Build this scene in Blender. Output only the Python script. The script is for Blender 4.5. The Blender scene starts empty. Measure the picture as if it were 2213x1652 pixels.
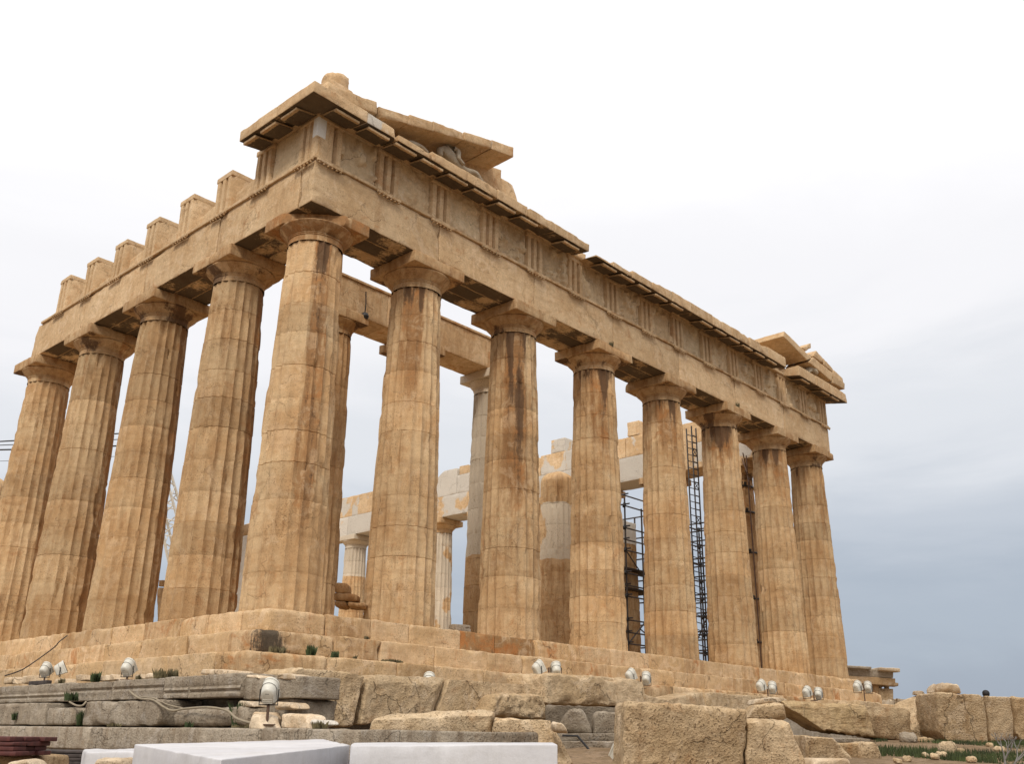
import bpy, math, random
import numpy as np
from mathutils import Vector, Matrix
R = math.radians
random.seed(7)
scene = bpy.context.scene

# ------------------------------------------------------------------ camera
CP = np.array([-12.3409, -18.5006, -2.6214])
YAW, PIT, ROL, FPX, IW, IH = 0.828811, 0.355485, 0.0155274, 2070.617, 2213., 1652.
_d = np.array([math.sin(YAW)*math.cos(PIT), math.cos(YAW)*math.cos(PIT), math.sin(PIT)])
_r = np.array([math.cos(YAW), -math.sin(YAW), 0.]); _u = np.cross(_r, _d)
_r2 = _r*math.cos(ROL) + _u*math.sin(ROL); _u2 = -_r*math.sin(ROL) + _u*math.cos(ROL)
cam_d = bpy.data.cameras.new("camera"); cam = bpy.data.objects.new("camera", cam_d)
scene.collection.objects.link(cam)
cam.matrix_world = Matrix(((_r2[0], _u2[0], -_d[0], CP[0]), (_r2[1], _u2[1], -_d[1], CP[1]),
                           (_r2[2], _u2[2], -_d[2], CP[2]), (0, 0, 0, 1)))
cam_d.sensor_width = 36.; cam_d.lens = 36.*FPX/IW; cam_d.clip_end = 4000.; cam_d.clip_start = .05
scene.camera = cam

# ------------------------------------------------------------------ sky and sun
SUN_EL, SUN_AZ = R(46), Vector((-.86, -.51))
world = bpy.data.worlds.new("World"); scene.world = world; world.use_nodes = True
wt = world.node_tree; wt.nodes.clear()
def wn(t, **k):
    n = wt.nodes.new(t)
    for a, b in k.items(): setattr(n, a, b)
    return n
wl = wt.links.new
out = wn('ShaderNodeOutputWorld'); bg = wn('ShaderNodeBackground'); bg2 = wn('ShaderNodeBackground'); mixs = wn('ShaderNodeMixShader')
sky = wn('ShaderNodeTexSky', sky_type='NISHITA', sun_disc=False)
sky.sun_elevation = SUN_EL; sky.sun_rotation = math.atan2(SUN_AZ.x, SUN_AZ.y)
wl(sky.outputs[0], bg.inputs[0]); bg.inputs[1].default_value = .08
tcw = wn('ShaderNodeTexCoord'); sep = wn('ShaderNodeSeparateXYZ'); wl(tcw.outputs['Generated'], sep.inputs[0])
# overcast layer: pale and bright overhead, greyer towards the horizon, with soft cloud banks
mp = wn('ShaderNodeMapping'); mp.inputs['Scale'].default_value = (1.1, 1.1, 4.2); wl(tcw.outputs['Generated'], mp.inputs[0])
cl = wn('ShaderNodeTexNoise'); cl.inputs['Scale'].default_value = 2.3; cl.inputs['Detail'].default_value = 6; cl.inputs['Roughness'].default_value = .55
cl.inputs['Distortion'].default_value = .5
wl(mp.outputs[0], cl.inputs['Vector'])
def wm(op, a, b, clamp=False):
    m = wn('ShaderNodeMath', operation=op, use_clamp=clamp)
    for i, v in enumerate((a, b)):
        if isinstance(v, (int, float)): m.inputs[i].default_value = v
        else: wl(v, m.inputs[i])
    return m.outputs[0]
# azimuth: the south-east side of the sky is thinner and brighter than the north-east one
side = wm('ADD', wm('MULTIPLY', sep.outputs['X'], -.05), wm('MULTIPLY', sep.outputs['Y'], .02))
hgt = wm('ADD', wm('ADD', sep.outputs['Z'], side), wm('MULTIPLY', wm('SUBTRACT', cl.outputs['Fac'], .5), .22))
rp = wn('ShaderNodeValToRGB'); wl(hgt, rp.inputs[0])
rp.color_ramp.interpolation = 'EASE'
el = rp.color_ramp.elements
el[0].position = -.0; el[0].color = (.33, .375, .45, 1)
el[1].position = .9; el[1].color = (1.25, 1.22, 1.22, 1)
for p, c in ((.07, (.39, .44, .51, 1)), (.16, (.51, .55, .61, 1)), (.26, (.70, .72, .755, 1)), (.38, (.855, .85, .87, 1)), (.62, (1.03, 1.02, 1.025, 1))):
    e = el.new(p); e.color = c
wl(rp.outputs[0], bg2.inputs[0]); bg2.inputs[1].default_value = 1.0
mixs.inputs[0].default_value = .94
wl(bg.outputs[0], mixs.inputs[1]); wl(bg2.outputs[0], mixs.inputs[2]); wl(mixs.outputs[0], out.inputs[0])
sl = bpy.data.lights.new("sun", 'SUN'); sl.energy = 1.9; sl.angle = R(14); sl.color = (1., .93, .82)
so = bpy.data.objects.new("sun", sl); scene.collection.objects.link(so)
sd = Vector((SUN_AZ.x, SUN_AZ.y, 0)).normalized()*math.cos(SUN_EL) + Vector((0, 0, math.sin(SUN_EL)))
so.rotation_euler = sd.to_track_quat('Z', 'Y').to_euler(); so.location = sd*60
vs = scene.view_settings
vs.view_transform = 'Standard'; vs.look = 'None'; vs.gamma = 1; vs.exposure = 0.2; vs.use_curve_mapping = False
scene.cycles.use_denoising = True
scene.cycles.max_bounces = 5; scene.cycles.diffuse_bounces = 3

# ------------------------------------------------------------------ pixel helpers: where a ray of the calibrated view meets a plane of the site
def ray(u, v): return _d*FPX + _r2*(u-IW/2) - _u2*(v-IH/2)
def on(u, v, ax, val):
    w = ray(u, v); return CP + w*(val-CP[ax])/w[ax]
def at(u, v, dep): return CP + ray(u, v)*dep/FPX

# ------------------------------------------------------------------ noise
def _h(ix, iy, iz, s):
    with np.errstate(over='ignore'):
        h = (ix.astype(np.uint32)*np.uint32(374761393) + iy.astype(np.uint32)*np.uint32(668265263)
             + iz.astype(np.uint32)*np.uint32(2147483647) + np.uint32((s*974711+12345) & 0xffffffff))
        h = (h ^ (h >> np.uint32(13)))*np.uint32(1274126177); h = (h ^ (h >> np.uint32(15)))*np.uint32(2246822519)
        return ((h ^ (h >> np.uint32(16))).astype(np.float64))/4294967295.
def vn(p, s=0):
    p = np.asarray(p, float); i = np.floor(p).astype(np.int64); f = p-i; w = f*f*(3-2*f)
    r = 0
    for a in (0, 1):
        for b in (0, 1):
            for c in (0, 1):
                wt_ = (w[:, 0] if a else 1-w[:, 0])*(w[:, 1] if b else 1-w[:, 1])*(w[:, 2] if c else 1-w[:, 2])
                r = r + wt_*_h(i[:, 0]+a, i[:, 1]+b, i[:, 2]+c, s)
    return r*2-1
def fbm(p, s=0, o=3):
    r = 0; a = 1.; t = 0
    for k in range(o):
        r = r + a*vn(np.asarray(p)*2**k + 17.3*k, s+k*7); t += a; a *= .5
    return r/t
def sst(a, b, x):
    t = np.clip((x-a)/(b-a), 0, 1); return t*t*(3-2*t)

# ------------------------------------------------------------------ object helpers
def link(o, parent=None):
    scene.collection.objects.link(o)
    if parent is not None: o.parent = parent
    return o
def mesh_obj(name, v, f, m, parent=None, loc=None, wear=None, sharp=35, flat=False):
    me = bpy.data.meshes.new(name)
    v = np.asarray(v, float)
    me.from_pydata([tuple(x) for x in v.tolist()], [], f if isinstance(f, list) else [tuple(q) for q in f.tolist()])
    me.update()
    if flat:
        me.shade_flat()
    else:
        me.shade_smooth()
        if sharp: me.set_sharp_from_angle(angle=R(sharp))
    w = np.zeros((len(v), 4)); w[:, 0] = .5
    if wear is not None: w[:] = wear
    a = me.color_attributes.new('wear', 'FLOAT_COLOR', 'POINT'); a.data.foreach_set('color', w.ravel())
    me.materials.append(m)
    o = bpy.data.objects.new(name, me)
    if loc is not None: o.location = loc
    return link(o, parent)
def tag(o, label=None, cat=None, group=None, kind=None):
    if label: o['label'] = label
    if cat: o['category'] = cat
    if group: o['group'] = group
    if kind: o['kind'] = kind
    return o
def empty(name, loc, label=None, cat=None, group=None):
    o = bpy.data.objects.new(name, None); o.empty_display_size = .2; o.location = loc; link(o)
    return tag(o, label, cat, group)
def merge(parts):
    vv, ff, n = [], [], 0
    for v, f in parts:
        vv.append(np.asarray(v, float)); ff += [tuple(int(i)+n for i in q) for q in f]; n += len(v)
    return np.vstack(vv), ff
_lat = {}
def lattice(nx, ny, nz):
    k = (nx, ny, nz)
    if k in _lat: return _lat[k]
    I = np.full((nx+1, ny+1, nz+1), -1); S = np.zeros_like(I, bool)
    S[[0, -1]] = 1; S[:, [0, -1]] = 1; S[:, :, [0, -1]] = 1
    ijk = np.argwhere(S); I[S] = np.arange(len(ijk)); F = []
    def q(A, flip):
        a, b, c, d = A[:-1, :-1].ravel(), A[1:, :-1].ravel(), A[1:, 1:].ravel(), A[:-1, 1:].ravel()
        F.append(np.stack([a, d, c, b] if flip else [a, b, c, d], 1))
    q(I[:, :, 0], 1); q(I[:, :, -1], 0); q(I[:, 0], 0); q(I[:, -1], 1); q(I[0], 1); q(I[-1], 0)
    _lat[k] = (ijk, np.vstack(F)); return _lat[k]
def axis(L, r, res):
    n = max(1, int(math.ceil((L-2*r)/res))); c = np.linspace(-L/2+r, L/2-r, n+1)
    return np.concatenate([[-L/2, -L/2+r*.45], c, [L/2-r*.45, L/2]])
def block(size, r=.03, amp=.01, chip=.06, res=.14, seed=0, freq=2.2, corners=None, cuts=(), relief=None, fine=.4, facets=0):
    """rounded, chipped, weathered stone; corners maps it to any hexahedron (index [x][y][z])"""
    s = np.array(size, float); r = min(r, s.min()*.44)
    ax = [axis(L, r, max(res, L/60)) for L in s]
    ijk, F = lattice(*[len(a)-1 for a in ax])
    p = np.stack([ax[k][ijk[:, k]] for k in range(3)], 1)
    so_ = seed*3.713
    rr = r*(.45+.5*(vn(p*3+so_, seed)+1)) + chip*np.clip(fbm(p*1.7+so_, seed+3, 3)-.12, 0, 1)*2
    rr = np.minimum(rr, s.min()*.42)[:, None]
    inn = s/2-rr; q = np.clip(p, -inn, inn); d = p-q; L = np.linalg.norm(d, axis=1, keepdims=True); L[L == 0] = 1
    n = d/L; pp = q+n*rr
    disp = amp*(fbm(pp*freq+so_, seed+5, 3)+fine*fbm(pp*freq*4.3+so_, seed+9, 2))
    if relief is not None: disp = disp + relief(p, n)
    pp = pp+n*disp[:, None]
    if facets:                                   # split-off corners and edges: flat fracture faces
        rf = np.random.RandomState(seed+77); cuts = list(cuts)
        for _ in range(facets):
            sg = rf.choice([-1, 1], 3)*np.where(rf.rand(3) < .72, 1., 0.); sg[2] = abs(sg[2]) if rf.rand() < .75 else sg[2]
            if np.abs(sg).sum() < 2: sg[rf.randint(3)] = rf.choice([-1, 1]); sg[2] = 1
            nn = sg*(.35+rf.rand(3))/s*s.mean(); cc = sg*(1-(.03+.13*rf.rand())*np.array([1., 1., 1.])*s.min()/s)
            cuts.append((cc, nn))
    for (c, nn) in cuts:
        nn = np.array(nn, float); nn /= np.linalg.norm(nn); c = np.array(c, float)*s/2
        t = (pp-c)@nn - .05*fbm(pp*3.1+so_, seed+11, 3)*min(1, s.min()*1.6)
        pp = pp-np.clip(t, 0, None)[:, None]*nn
    if corners is not None:
        C = np.array(corners, float); w = pp/s+.5; a, b, c = w[:, :1], w[:, 1:2], w[:, 2:]
        pp = ((C[0, 0, 0]*(1-a)+C[1, 0, 0]*a)*(1-b)+(C[0, 1, 0]*(1-a)+C[1, 1, 0]*a)*b)*(1-c) + \
             ((C[0, 0, 1]*(1-a)+C[1, 0, 1]*a)*(1-b)+(C[0, 1, 1]*(1-a)+C[1, 1, 1]*a)*b)*c
    return pp, F
def box_block(lo, hi, **k):
    lo = np.array(lo, float); hi = np.array(hi, float)
    v, f = block(hi-lo, **k); return v, f, (lo+hi)/2
def put_block(name, lo, hi, m, parent=None, wear=(.5, 0, 0, 0), **k):
    v, f, c = box_block(lo, hi, **k)
    return mesh_obj(name, v, f, m, parent, c, wear)
def hexa(name, front, back, m, parent=None, wear=(.5, 0, 0, 0), **k):
    """front / back: TL, TR, BR, BL points"""
    fr = [np.array(x, float) for x in front]; bk = [np.array(x, float) for x in back]
    C = [[[fr[3], fr[0]], [bk[3], bk[0]]], [[fr[2], fr[1]], [bk[2], bk[1]]]]
    A = np.array([[[C[i][j][l] for l in (0, 1)] for j in (0, 1)] for i in (0, 1)])
    sx = np.linalg.norm(A[1]-A[0], axis=-1).mean(); sy = np.linalg.norm(A[:, 1]-A[:, 0], axis=-1).mean(); sz = np.linalg.norm(A[:, :, 1]-A[:, :, 0], axis=-1).mean()
    c = A.reshape(-1, 3).mean(0); c[2] = A[..., 2].min()
    v, f = block((sx, sy, sz), corners=A-c, **k)
    return mesh_obj(name, v, f, m, parent, c, wear)
def tube(pts, rad, n=8, cap=True):
    P = [Vector(p) for p in pts]; V = []; F = []
    rads = rad if isinstance(rad, (list, tuple)) else [rad]*len(P)
    up = None
    for i, p in enumerate(P):
        t = (P[min(i+1, len(P)-1)]-P[max(i-1, 0)]).normalized()
        if up is None: up = t.orthogonal().normalized()
        up = (up-t*up.dot(t)).normalized(); b = t.cross(up)
        for k in range(n):
            a = 2*math.pi*k/n; V.append(tuple(p+(up*math.cos(a)+b*math.sin(a))*rads[i]))
    for i in range(len(P)-1):
        for k in range(n): F.append((i*n+k, i*n+(k+1) % n, (i+1)*n+(k+1) % n, (i+1)*n+k))
    if cap: F.append(tuple(range(n-1, -1, -1))); F.append(tuple((len(P)-1)*n+k for k in range(n)))
    return np.array(V), F
def tubes(segs, rad, n=6): return merge([tube(s, rad, n) for s in segs])

# ------------------------------------------------------------------ materials
def stone(name, c0, c1, brown, rust, crust=(.035, .028, .022), pale=(.60, .55, .475), pits=.5, bumps=.5, pit_scale=30., streak=.5, layered=0., mott=.5, scale=1., fin=.6, cracks=.0, patch=.4):
    m = bpy.data.materials.new(name); m.use_nodes = True; t = m.node_tree; N = t.nodes; Lk = t.links.new
    bs = N['Principled BSDF']; bs.inputs['Roughness'].default_value = .9; bs.inputs['Specular IOR Level'].default_value = .15
    def nd(ty, **k):
        n = N.new(ty)
        for a, b in k.items(): setattr(n, a, b)
        return n
    def mth(op, a, b=0., c=None, clamp=False):
        n = nd('ShaderNodeMath', operation=op, use_clamp=clamp)
        for i, x in enumerate((a, b, c)):
            if x is None: continue
            if isinstance(x, (int, float)): n.inputs[i].default_value = x
            else: Lk(x, n.inputs[i])
        return n.outputs[0]
    def ss(lo, hi, x):
        n = nd('ShaderNodeMapRange', interpolation_type='SMOOTHSTEP'); n.inputs[1].default_value = lo; n.inputs[2].default_value = hi
        Lk(x, n.inputs[0]); return n.outputs[0]
    def mix(f, a, b, mode='MIX'):
        n = nd('ShaderNodeMix', data_type='RGBA', blend_type=mode)
        for i, x in ((0, f), (6, a), (7, b)):
            if isinstance(x, (int, float)): n.inputs[i].default_value = x
            elif isinstance(x, tuple): n.inputs[i].default_value = (*x, 1)
            else: Lk(x, n.inputs[i])
        return n.outputs[2]
    tc = nd('ShaderNodeTexCoord'); oi = nd('ShaderNodeObjectInfo')
    off = nd('ShaderNodeVectorMath', operation='SCALE'); off.inputs[0].default_value = (37., 53., 71.); Lk(oi.outputs['Random'], off.inputs['Scale'])
    vec = nd('ShaderNodeVectorMath', operation='ADD'); Lk(tc.outputs['Object'], vec.inputs[0]); Lk(off.outputs[0], vec.inputs[1])
    def noise(sc, det=4, rough=.6, mapping=None, dist=0.):
        v = vec.outputs[0]
        if mapping:
            mp_ = nd('ShaderNodeMapping'); mp_.inputs['Scale'].default_value = mapping; Lk(v, mp_.inputs[0]); v = mp_.outputs[0]
        n = nd('ShaderNodeTexNoise'); n.inputs['Scale'].default_value = sc*scale; n.inputs['Detail'].default_value = det
        n.inputs['Roughness'].default_value = rough; n.inputs['Distortion'].default_value = dist; Lk(v, n.inputs['Vector']); return n.outputs['Fac']
    at_ = nd('ShaderNodeAttribute', attribute_name='wear'); sp = nd('ShaderNodeSeparateColor'); Lk(at_.outputs['Color'], sp.inputs[0])
    wR, wG, wB, wA = sp.outputs[0], sp.outputs[1], sp.outputs[2], at_.outputs['Alpha']
    big = noise(.75, 5, .6); mot = noise(6.5, 7, .72); stre = noise(2.6, 6, .65, (1.6, 1.6, .22), .3); pit = noise(pit_scale, 3, .6); rus = noise(1.5, 6, .7, None, .6)
    layer = noise(1.2, 5, .6, (1., 1., 7.), .2)
    col = mix(ss(.38, .64, big), c0, c1)
    col = mix(mth('MULTIPLY', ss(.5, .68, layer), .28+layered*.5), col, brown)
    col = mix(mth('MULTIPLY', ss(.5, .72, mth('ADD', stre, mth('MULTIPLY', wA, .3))), mth('ADD', streak, wA, None, True)), col, brown)
    col = mix(mth('MULTIPLY', ss(.56, .70, mth('ADD', rus, mth('MULTIPLY', wA, .1))), mth('ADD', .45, wA, None, True)), col, rust)
    col = mix(mth('MULTIPLY', ss(.47, .38, rus), patch), col, tuple(min(.8, x*k_) for x, k_ in zip(c1, (1.16, 1.22, 1.36))))
    # freshly cut repair marble
    pm = ss(-.03, .03, mth('SUBTRACT', wB, noise(.8, 3, .5)))
    col = mix(pm, col, mix(ss(.4, .65, mot), pale, tuple(x*.86 for x in pale)))
    # drum / block tint
    tv = mth('ADD', mth('MULTIPLY', wR, .7), .65); tv = mth('ADD', tv, mth('MULTIPLY', mth('SUBTRACT', oi.outputs['Random'], .5), .16))
    tv = mth('MULTIPLY', tv, mth('ADD', 1.-mott*.5, mth('MULTIPLY', mth('SUBTRACT', mot, .28), mott*1.4)))
    fin_ = noise(75., 2, .5); tv = mth('MULTIPLY', tv, mth('ADD', 1-fin*.5, mth('MULTIPLY', fin_, fin)))
    mt = nd('ShaderNodeVectorMath', operation='SCALE'); Lk(col, mt.inputs[0]); Lk(tv, mt.inputs['Scale']); col = mt.outputs[0]
    # pits; black crust, which also paints extra shade on undersides
    ptch = noise(1.1, 3, .5)
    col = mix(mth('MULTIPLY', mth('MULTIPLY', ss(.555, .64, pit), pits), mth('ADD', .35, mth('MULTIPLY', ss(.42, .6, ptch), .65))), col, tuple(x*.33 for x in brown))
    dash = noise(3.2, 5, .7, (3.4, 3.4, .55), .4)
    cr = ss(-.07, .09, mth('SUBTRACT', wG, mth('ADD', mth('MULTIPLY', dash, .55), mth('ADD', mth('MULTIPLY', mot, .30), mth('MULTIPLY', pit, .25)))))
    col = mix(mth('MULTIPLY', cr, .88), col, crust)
    crk = None
    if cracks:
        wv = nd('ShaderNodeTexNoise'); wv.inputs['Scale'].default_value = 1.6; wv.inputs['Detail'].default_value = 9; Lk(vec.outputs[0], wv.inputs['Vector'])
        wa = nd('ShaderNodeVectorMath', operation='MULTIPLY_ADD'); Lk(wv.outputs['Color'], wa.inputs[0]); wa.inputs[1].default_value = (1.1, 1.1, 1.1); Lk(vec.outputs[0], wa.inputs[2])
        vo = nd('ShaderNodeTexVoronoi', feature='DISTANCE_TO_EDGE'); vo.inputs['Scale'].default_value = .75; Lk(wa.outputs[0], vo.inputs['Vector'])
        crk = mth('MULTIPLY', mth('MULTIPLY', ss(.012, .003, vo.outputs['Distance']), ss(.49, .58, noise(.9, 2, .5))), cracks)
        col = mix(mth('MULTIPLY', crk, .85), col, tuple(x*.16 for x in brown))
    Lk(col, bs.inputs['Base Color'])
    hgt_ = mth('ADD', mth('MULTIPLY', mot, .6), mth('ADD', mth('MULTIPLY', pit, .35), mth('MULTIPLY', layer, .25+layered)))
    if crk is not None: hgt_ = mth('SUBTRACT', hgt_, mth('MULTIPLY', crk, .8))
    bp = nd('ShaderNodeBump'); bp.inputs['Strength'].default_value = bumps; bp.inputs['Distance'].default_value = .06; Lk(hgt_, bp.inputs['Height']); Lk(bp.outputs[0], bs.inputs['Normal'])
    return m
def plain(name, c, rough=.6, metal=0., var=.15, sc=8.):
    m = bpy.data.materials.new(name); m.use_nodes = True; N = m.node_tree.nodes; Lk = m.node_tree.links.new; bs = N['Principled BSDF']
    n = N.new('ShaderNodeTexNoise'); n.inputs['Scale'].default_value = sc; n.inputs['Detail'].default_value = 5
    tc = N.new('ShaderNodeTexCoord'); Lk(tc.outputs['Object'], n.inputs['Vector'])
    r = N.new('ShaderNodeValToRGB'); Lk(n.outputs['Fac'], r.inputs[0])
    r.color_ramp.elements[0].position = .3; r.color_ramp.elements[1].position = .7
    r.color_ramp.elements[0].color = (*[x*(1-var) for x in c], 1); r.color_ramp.elements[1].color = (*[min(1, x*(1+var)) for x in c], 1)
    Lk(r.outputs[0], bs.inputs['Base Color']); bs.inputs['Roughness'].default_value = rough; bs.inputs['Metallic'].default_value = metal
    return m
HON, PAL, BRN, RUS = (.51, .32, .16), (.61, .435, .25), (.33, .18, .08), (.39, .19, .075)
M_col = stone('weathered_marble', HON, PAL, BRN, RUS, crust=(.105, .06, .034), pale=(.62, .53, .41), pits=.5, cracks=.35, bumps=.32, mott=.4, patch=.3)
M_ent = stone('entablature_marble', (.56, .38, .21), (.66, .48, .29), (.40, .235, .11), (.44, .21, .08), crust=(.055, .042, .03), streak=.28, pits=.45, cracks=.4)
M_met = stone('metope_marble', (.60, .435, .26), (.68, .525, .335), (.44, .285, .15), (.42, .24, .12), crust=(.08, .06, .04), streak=.22, pits=.35, cracks=.6)
M_step = stone('step_marble', (.55, .37, .195), (.65, .47, .285), (.36, .21, .095), (.44, .19, .065), crust=(.035, .03, .025), streak=.3, pits=.5, cracks=.6)
M_poros = stone('pitted_limestone', (.54, .385, .22), (.67, .51, .325), (.31, .19, .095), (.42, .22, .09), pits=.75, pit_scale=26., bumps=1., mott=.7, cracks=.5)
M_grey = stone('grey_limestone', (.35, .285, .21), (.47, .40, .31), (.22, .16, .105), (.32, .215, .12), pits=.75, pit_scale=26., bumps=1., mott=.7, cracks=.4)
M_layer = stone('layered_limestone', (.46, .325, .17), (.54, .39, .22), (.26, .155, .07), (.36, .21, .09), layered=1., bumps=1., pits=.55, cracks=.5)
M_rub = stone('rubble_stone', (.58, .44, .29), (.70, .57, .41), (.42, .285, .16), (.47, .28, .13), pits=.4, bumps=.8, cracks=.6)
M_new = stone('new_marble', (.62, .585, .52), (.68, .645, .58), (.54, .43, .28), (.54, .40, .24), pale=(.68, .65, .59), pits=.12, bumps=.25, streak=.12, mott=.2, fin=.25, patch=.1)
M_slab = stone('white_marble', (.49, .48, .49), (.55, .54, .545), (.38, .365, .35), (.43, .41, .39), pits=.05, bumps=.12, streak=.25, mott=.16, fin=.12, patch=.1, cracks=.12)
M_lamp = plain('lamp_paint', (.58, .56, .49), .45, 0, .1, 14.)
M_dark = plain('dark_metal', (.035, .034, .034), .5, .6)
M_glass = plain('lamp_glass', (.06, .065, .07), .12)
M_pole = plain('scaffold_steel', (.09, .08, .075), .45, .7, .4, 3.)
M_rust = plain('rusty_steel', (.12, .07, .045), .7, .2)
M_white = plain('crane_paint', (.62, .60, .54), .5)
M_cable = plain('conduit', (.27, .22, .15), .75)
M_red = plain('red_timber', (.075, .018, .014), .7, 0, .5)
M_blk = plain('old_timber', (.045, .034, .03), .85, 0, .6)
M_leaf = plain('leaf', (.045, .065, .02), .8, 0, .5, 20.)
M_dry = plain('dry_plant', (.13, .105, .05), .9, 0, .5, 20.)
M_twig = plain('twig', (.18, .165, .15), .9)
M_grass = plain('grass_blades', (.040, .055, .012), .8, 0, .6, 2.)
M_cloth = plain('dark_cloth', (.03, .03, .035), .9); M_skin = plain('skin', (.45, .28, .2), .6); M_hair = plain('hair', (.012, .01, .01), .7)

# ------------------------------------------------------------------ ground
def ground_z(x, y):
    s = (x-CP[0])*math.sin(YAW)+(y-CP[1])*math.cos(YAW); t = (x-CP[0])*math.cos(YAW)-(y-CP[1])*math.sin(YAW)
    z = np.interp(s, [-60, 0, 3, 8, 12, 15, 21, 26, 40, 70, 140, 400, 3000], [-6, -4.3, -4.2, -3.7, -3.12, -2.93, -2.62, -2.52, -2.7, -6, -9, -20, -30])
    return z - .35*(1-np.clip((t+9)/9, 0, 1)) - .25*(1-np.clip((t-0)/5, 0, 1))
def build_ground():
    a = np.concatenate([-np.geomspace(2500, 55, 14), np.arange(-50, 61, .8), np.geomspace(65, 2500, 14)])
    X, Y = np.meshgrid(a, a, indexing='ij'); P = np.stack([X.ravel(), Y.ravel(), np.zeros(X.size)], 1)
    Z = ground_z(P[:, 0], P[:, 1]); near = np.exp(-((P[:, 0]**2+P[:, 1]**2)/3600))
    P[:, 2] = Z + near*(.07*fbm(P*.5, 3, 4)+.03*fbm(P*2.1, 8, 2))
    n = len(a); I = np.arange(n*n).reshape(n, n)
    F = np.stack([I[:-1, :-1].ravel(), I[1:, :-1].ravel(), I[1:, 1:].ravel(), I[:-1, 1:].ravel()], 1)
    m = stone('soil', (.20, .135, .075), (.30, .21, .13), (.14, .09, .045), (.25, .15, .08), pits=.6, pit_scale=9., mott=.6, bumps=1.)
    tag(mesh_obj('ground', P, F, m, sharp=0), kind='structure')
build_ground()

# ================================================================== THE TEMPLE
T = empty('temple', (0, 0, -1.6), 'ruined Doric marble temple with honey-coloured fluted columns and a broken pediment on a stepped base', 'temple')
TL = np.array([0, 0, -1.6])
def tput(*a, **k):
    return put_block(*a, parent=T, **k)
def P_(o): o.location = Vector(o.location)-Vector(TL); return o    # world position -> position under the temple empty
rnd = random.Random(11)

XS = [1.02, 4.70, 8.996, 13.292, 17.588, 21.884, 26.18, 29.86]
YS = [4.71, 9.0, 13.3, 17.6]

# ---- columns
def column_mesh(H, R0, R1, seed, seg=6, nd=11, per=5, wearf=None, top='flat', fade=.0, cut=None, amp=.006, chipk=1.):
    rg = np.random.RandomState(seed); nf = 20; K = nf*seg
    zj = np.concatenate([[0], np.cumsum(1+.16*(rg.rand(nd)-.5))]); zj = zj/zj[-1]*H
    rows = []                                  # z, drum, groove
    for k in range(nd):
        a, b = zj[k], zj[k+1]; g = .003+.012*rg.rand()**2
        rows.append((a, k, g*1.5)); rows.append((a+.012, k, 0.))
        for j in range(1, per): rows.append((a+(b-a)*j/per, k, 0.))
        rows.append((b-.012, k, 0.))
    rows.append((H, nd-1, 0.))
    z = np.array([r[0] for r in rows]); dk = np.array([r[1] for r in rows]); gr = np.array([r[2] for r in rows])
    th = np.arange(K)*2*math.pi/K; t = (np.arange(K) % seg)/seg
    ox = (rg.rand(nd, 2)-.5)*.012; dr = (rg.rand(nd)-.5)*.012; tint = .48+(rg.rand(nd)-.5)*.34-.12*(rg.rand(nd) > .85)
    Z, TH = np.meshgrid(z, th, indexing='ij'); Tt = np.broadcast_to(t, Z.shape)
    h = z/H; Rz = R0+(R1-R0)*h**1.12+.012*np.sin(math.pi*h)
    Rz = Rz+dr[dk]-gr
    flat = np.stack([np.cos(TH).ravel()*R0*2.2, np.sin(TH).ravel()*R0*2.2, Z.ravel()], 1)+seed*9.1
    ero = sst(.18, .6, fbm(flat*np.array([1., 1., .45]), seed, 4)).reshape(Z.shape)*chipk*.8
    ero = np.clip(ero+fade, 0, 1)
    ach = sst(.12, .3, fbm(flat*np.array([2.4, 2.4, 1.9]), seed+5, 4)).reshape(Z.shape)*.85*chipk
    dep = .085*Rz[:, None]*4*Tt*(1-Tt)
    deep = .085*Rz[:, None]
    dep = dep*(1-ero)+deep*(.55+.25*Tt*(1-Tt))*ero                  # worn flutes lose their arrises
    dep = np.where(Tt == 0, np.maximum(dep, deep*.75*ach), dep)
    rr = Rz[:, None]-dep+(amp*fbm(flat*2.3, seed+2, 3)+amp*.6*fbm(flat*9., seed+4, 2)).reshape(Z.shape)-.07*sst(.38, .6, fbm(flat*1.5+5, seed+8, 4)).reshape(Z.shape)*chipk
    V = np.stack([rr*np.cos(TH)+ox[dk][:, :1], rr*np.sin(TH)+ox[dk][:, 1:], Z], 2)
    tn = tint[dk][:, None]*np.ones(K)
    if top == 'broken':
        n = 5; Vt = []
        for j in range(1, n+1):
            s_ = math.cos(j/n*math.pi/2)
            ring = V[-1].copy(); ring[:, :2] *= max(s_, .02); ring[:, 2] = H+.42*R1*math.sin(j/n*math.pi/2)*1.6
            ring += .07*np.stack([fbm(ring*1.7+seed+k_, seed+k_, 2) for k_ in (1, 2, 3)], 1)
            Vt.append(ring)
        V = np.concatenate([V, np.array(Vt)]); tn = np.concatenate([tn, np.full((n, K), .5)])
        Z = V[..., 2]; TH = np.concatenate([TH, np.repeat(TH[-1:], n, 0)])
    nr = V.shape[0]; I = np.arange(nr*K).reshape(nr, K); J = np.roll(I, -1, 1)
    F = np.stack([I[:-1].ravel(), J[:-1].ravel(), J[1:].ravel(), I[1:].ravel()], 1).tolist()
    F.append(tuple(I[-1].tolist())); F.append(tuple(I[0][::-1].tolist()))
    V = V.reshape(-1, 3)
    W = np.zeros((nr, K, 4)); W[..., 0] = tn
    if wearf: W[..., 1:] = np.stack(wearf(Z, TH), 2)
    return V, F, W.reshape(-1, 4)
def angdist(a, b): return np.abs((a-b+math.pi) % (2*math.pi)-math.pi)
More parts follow.
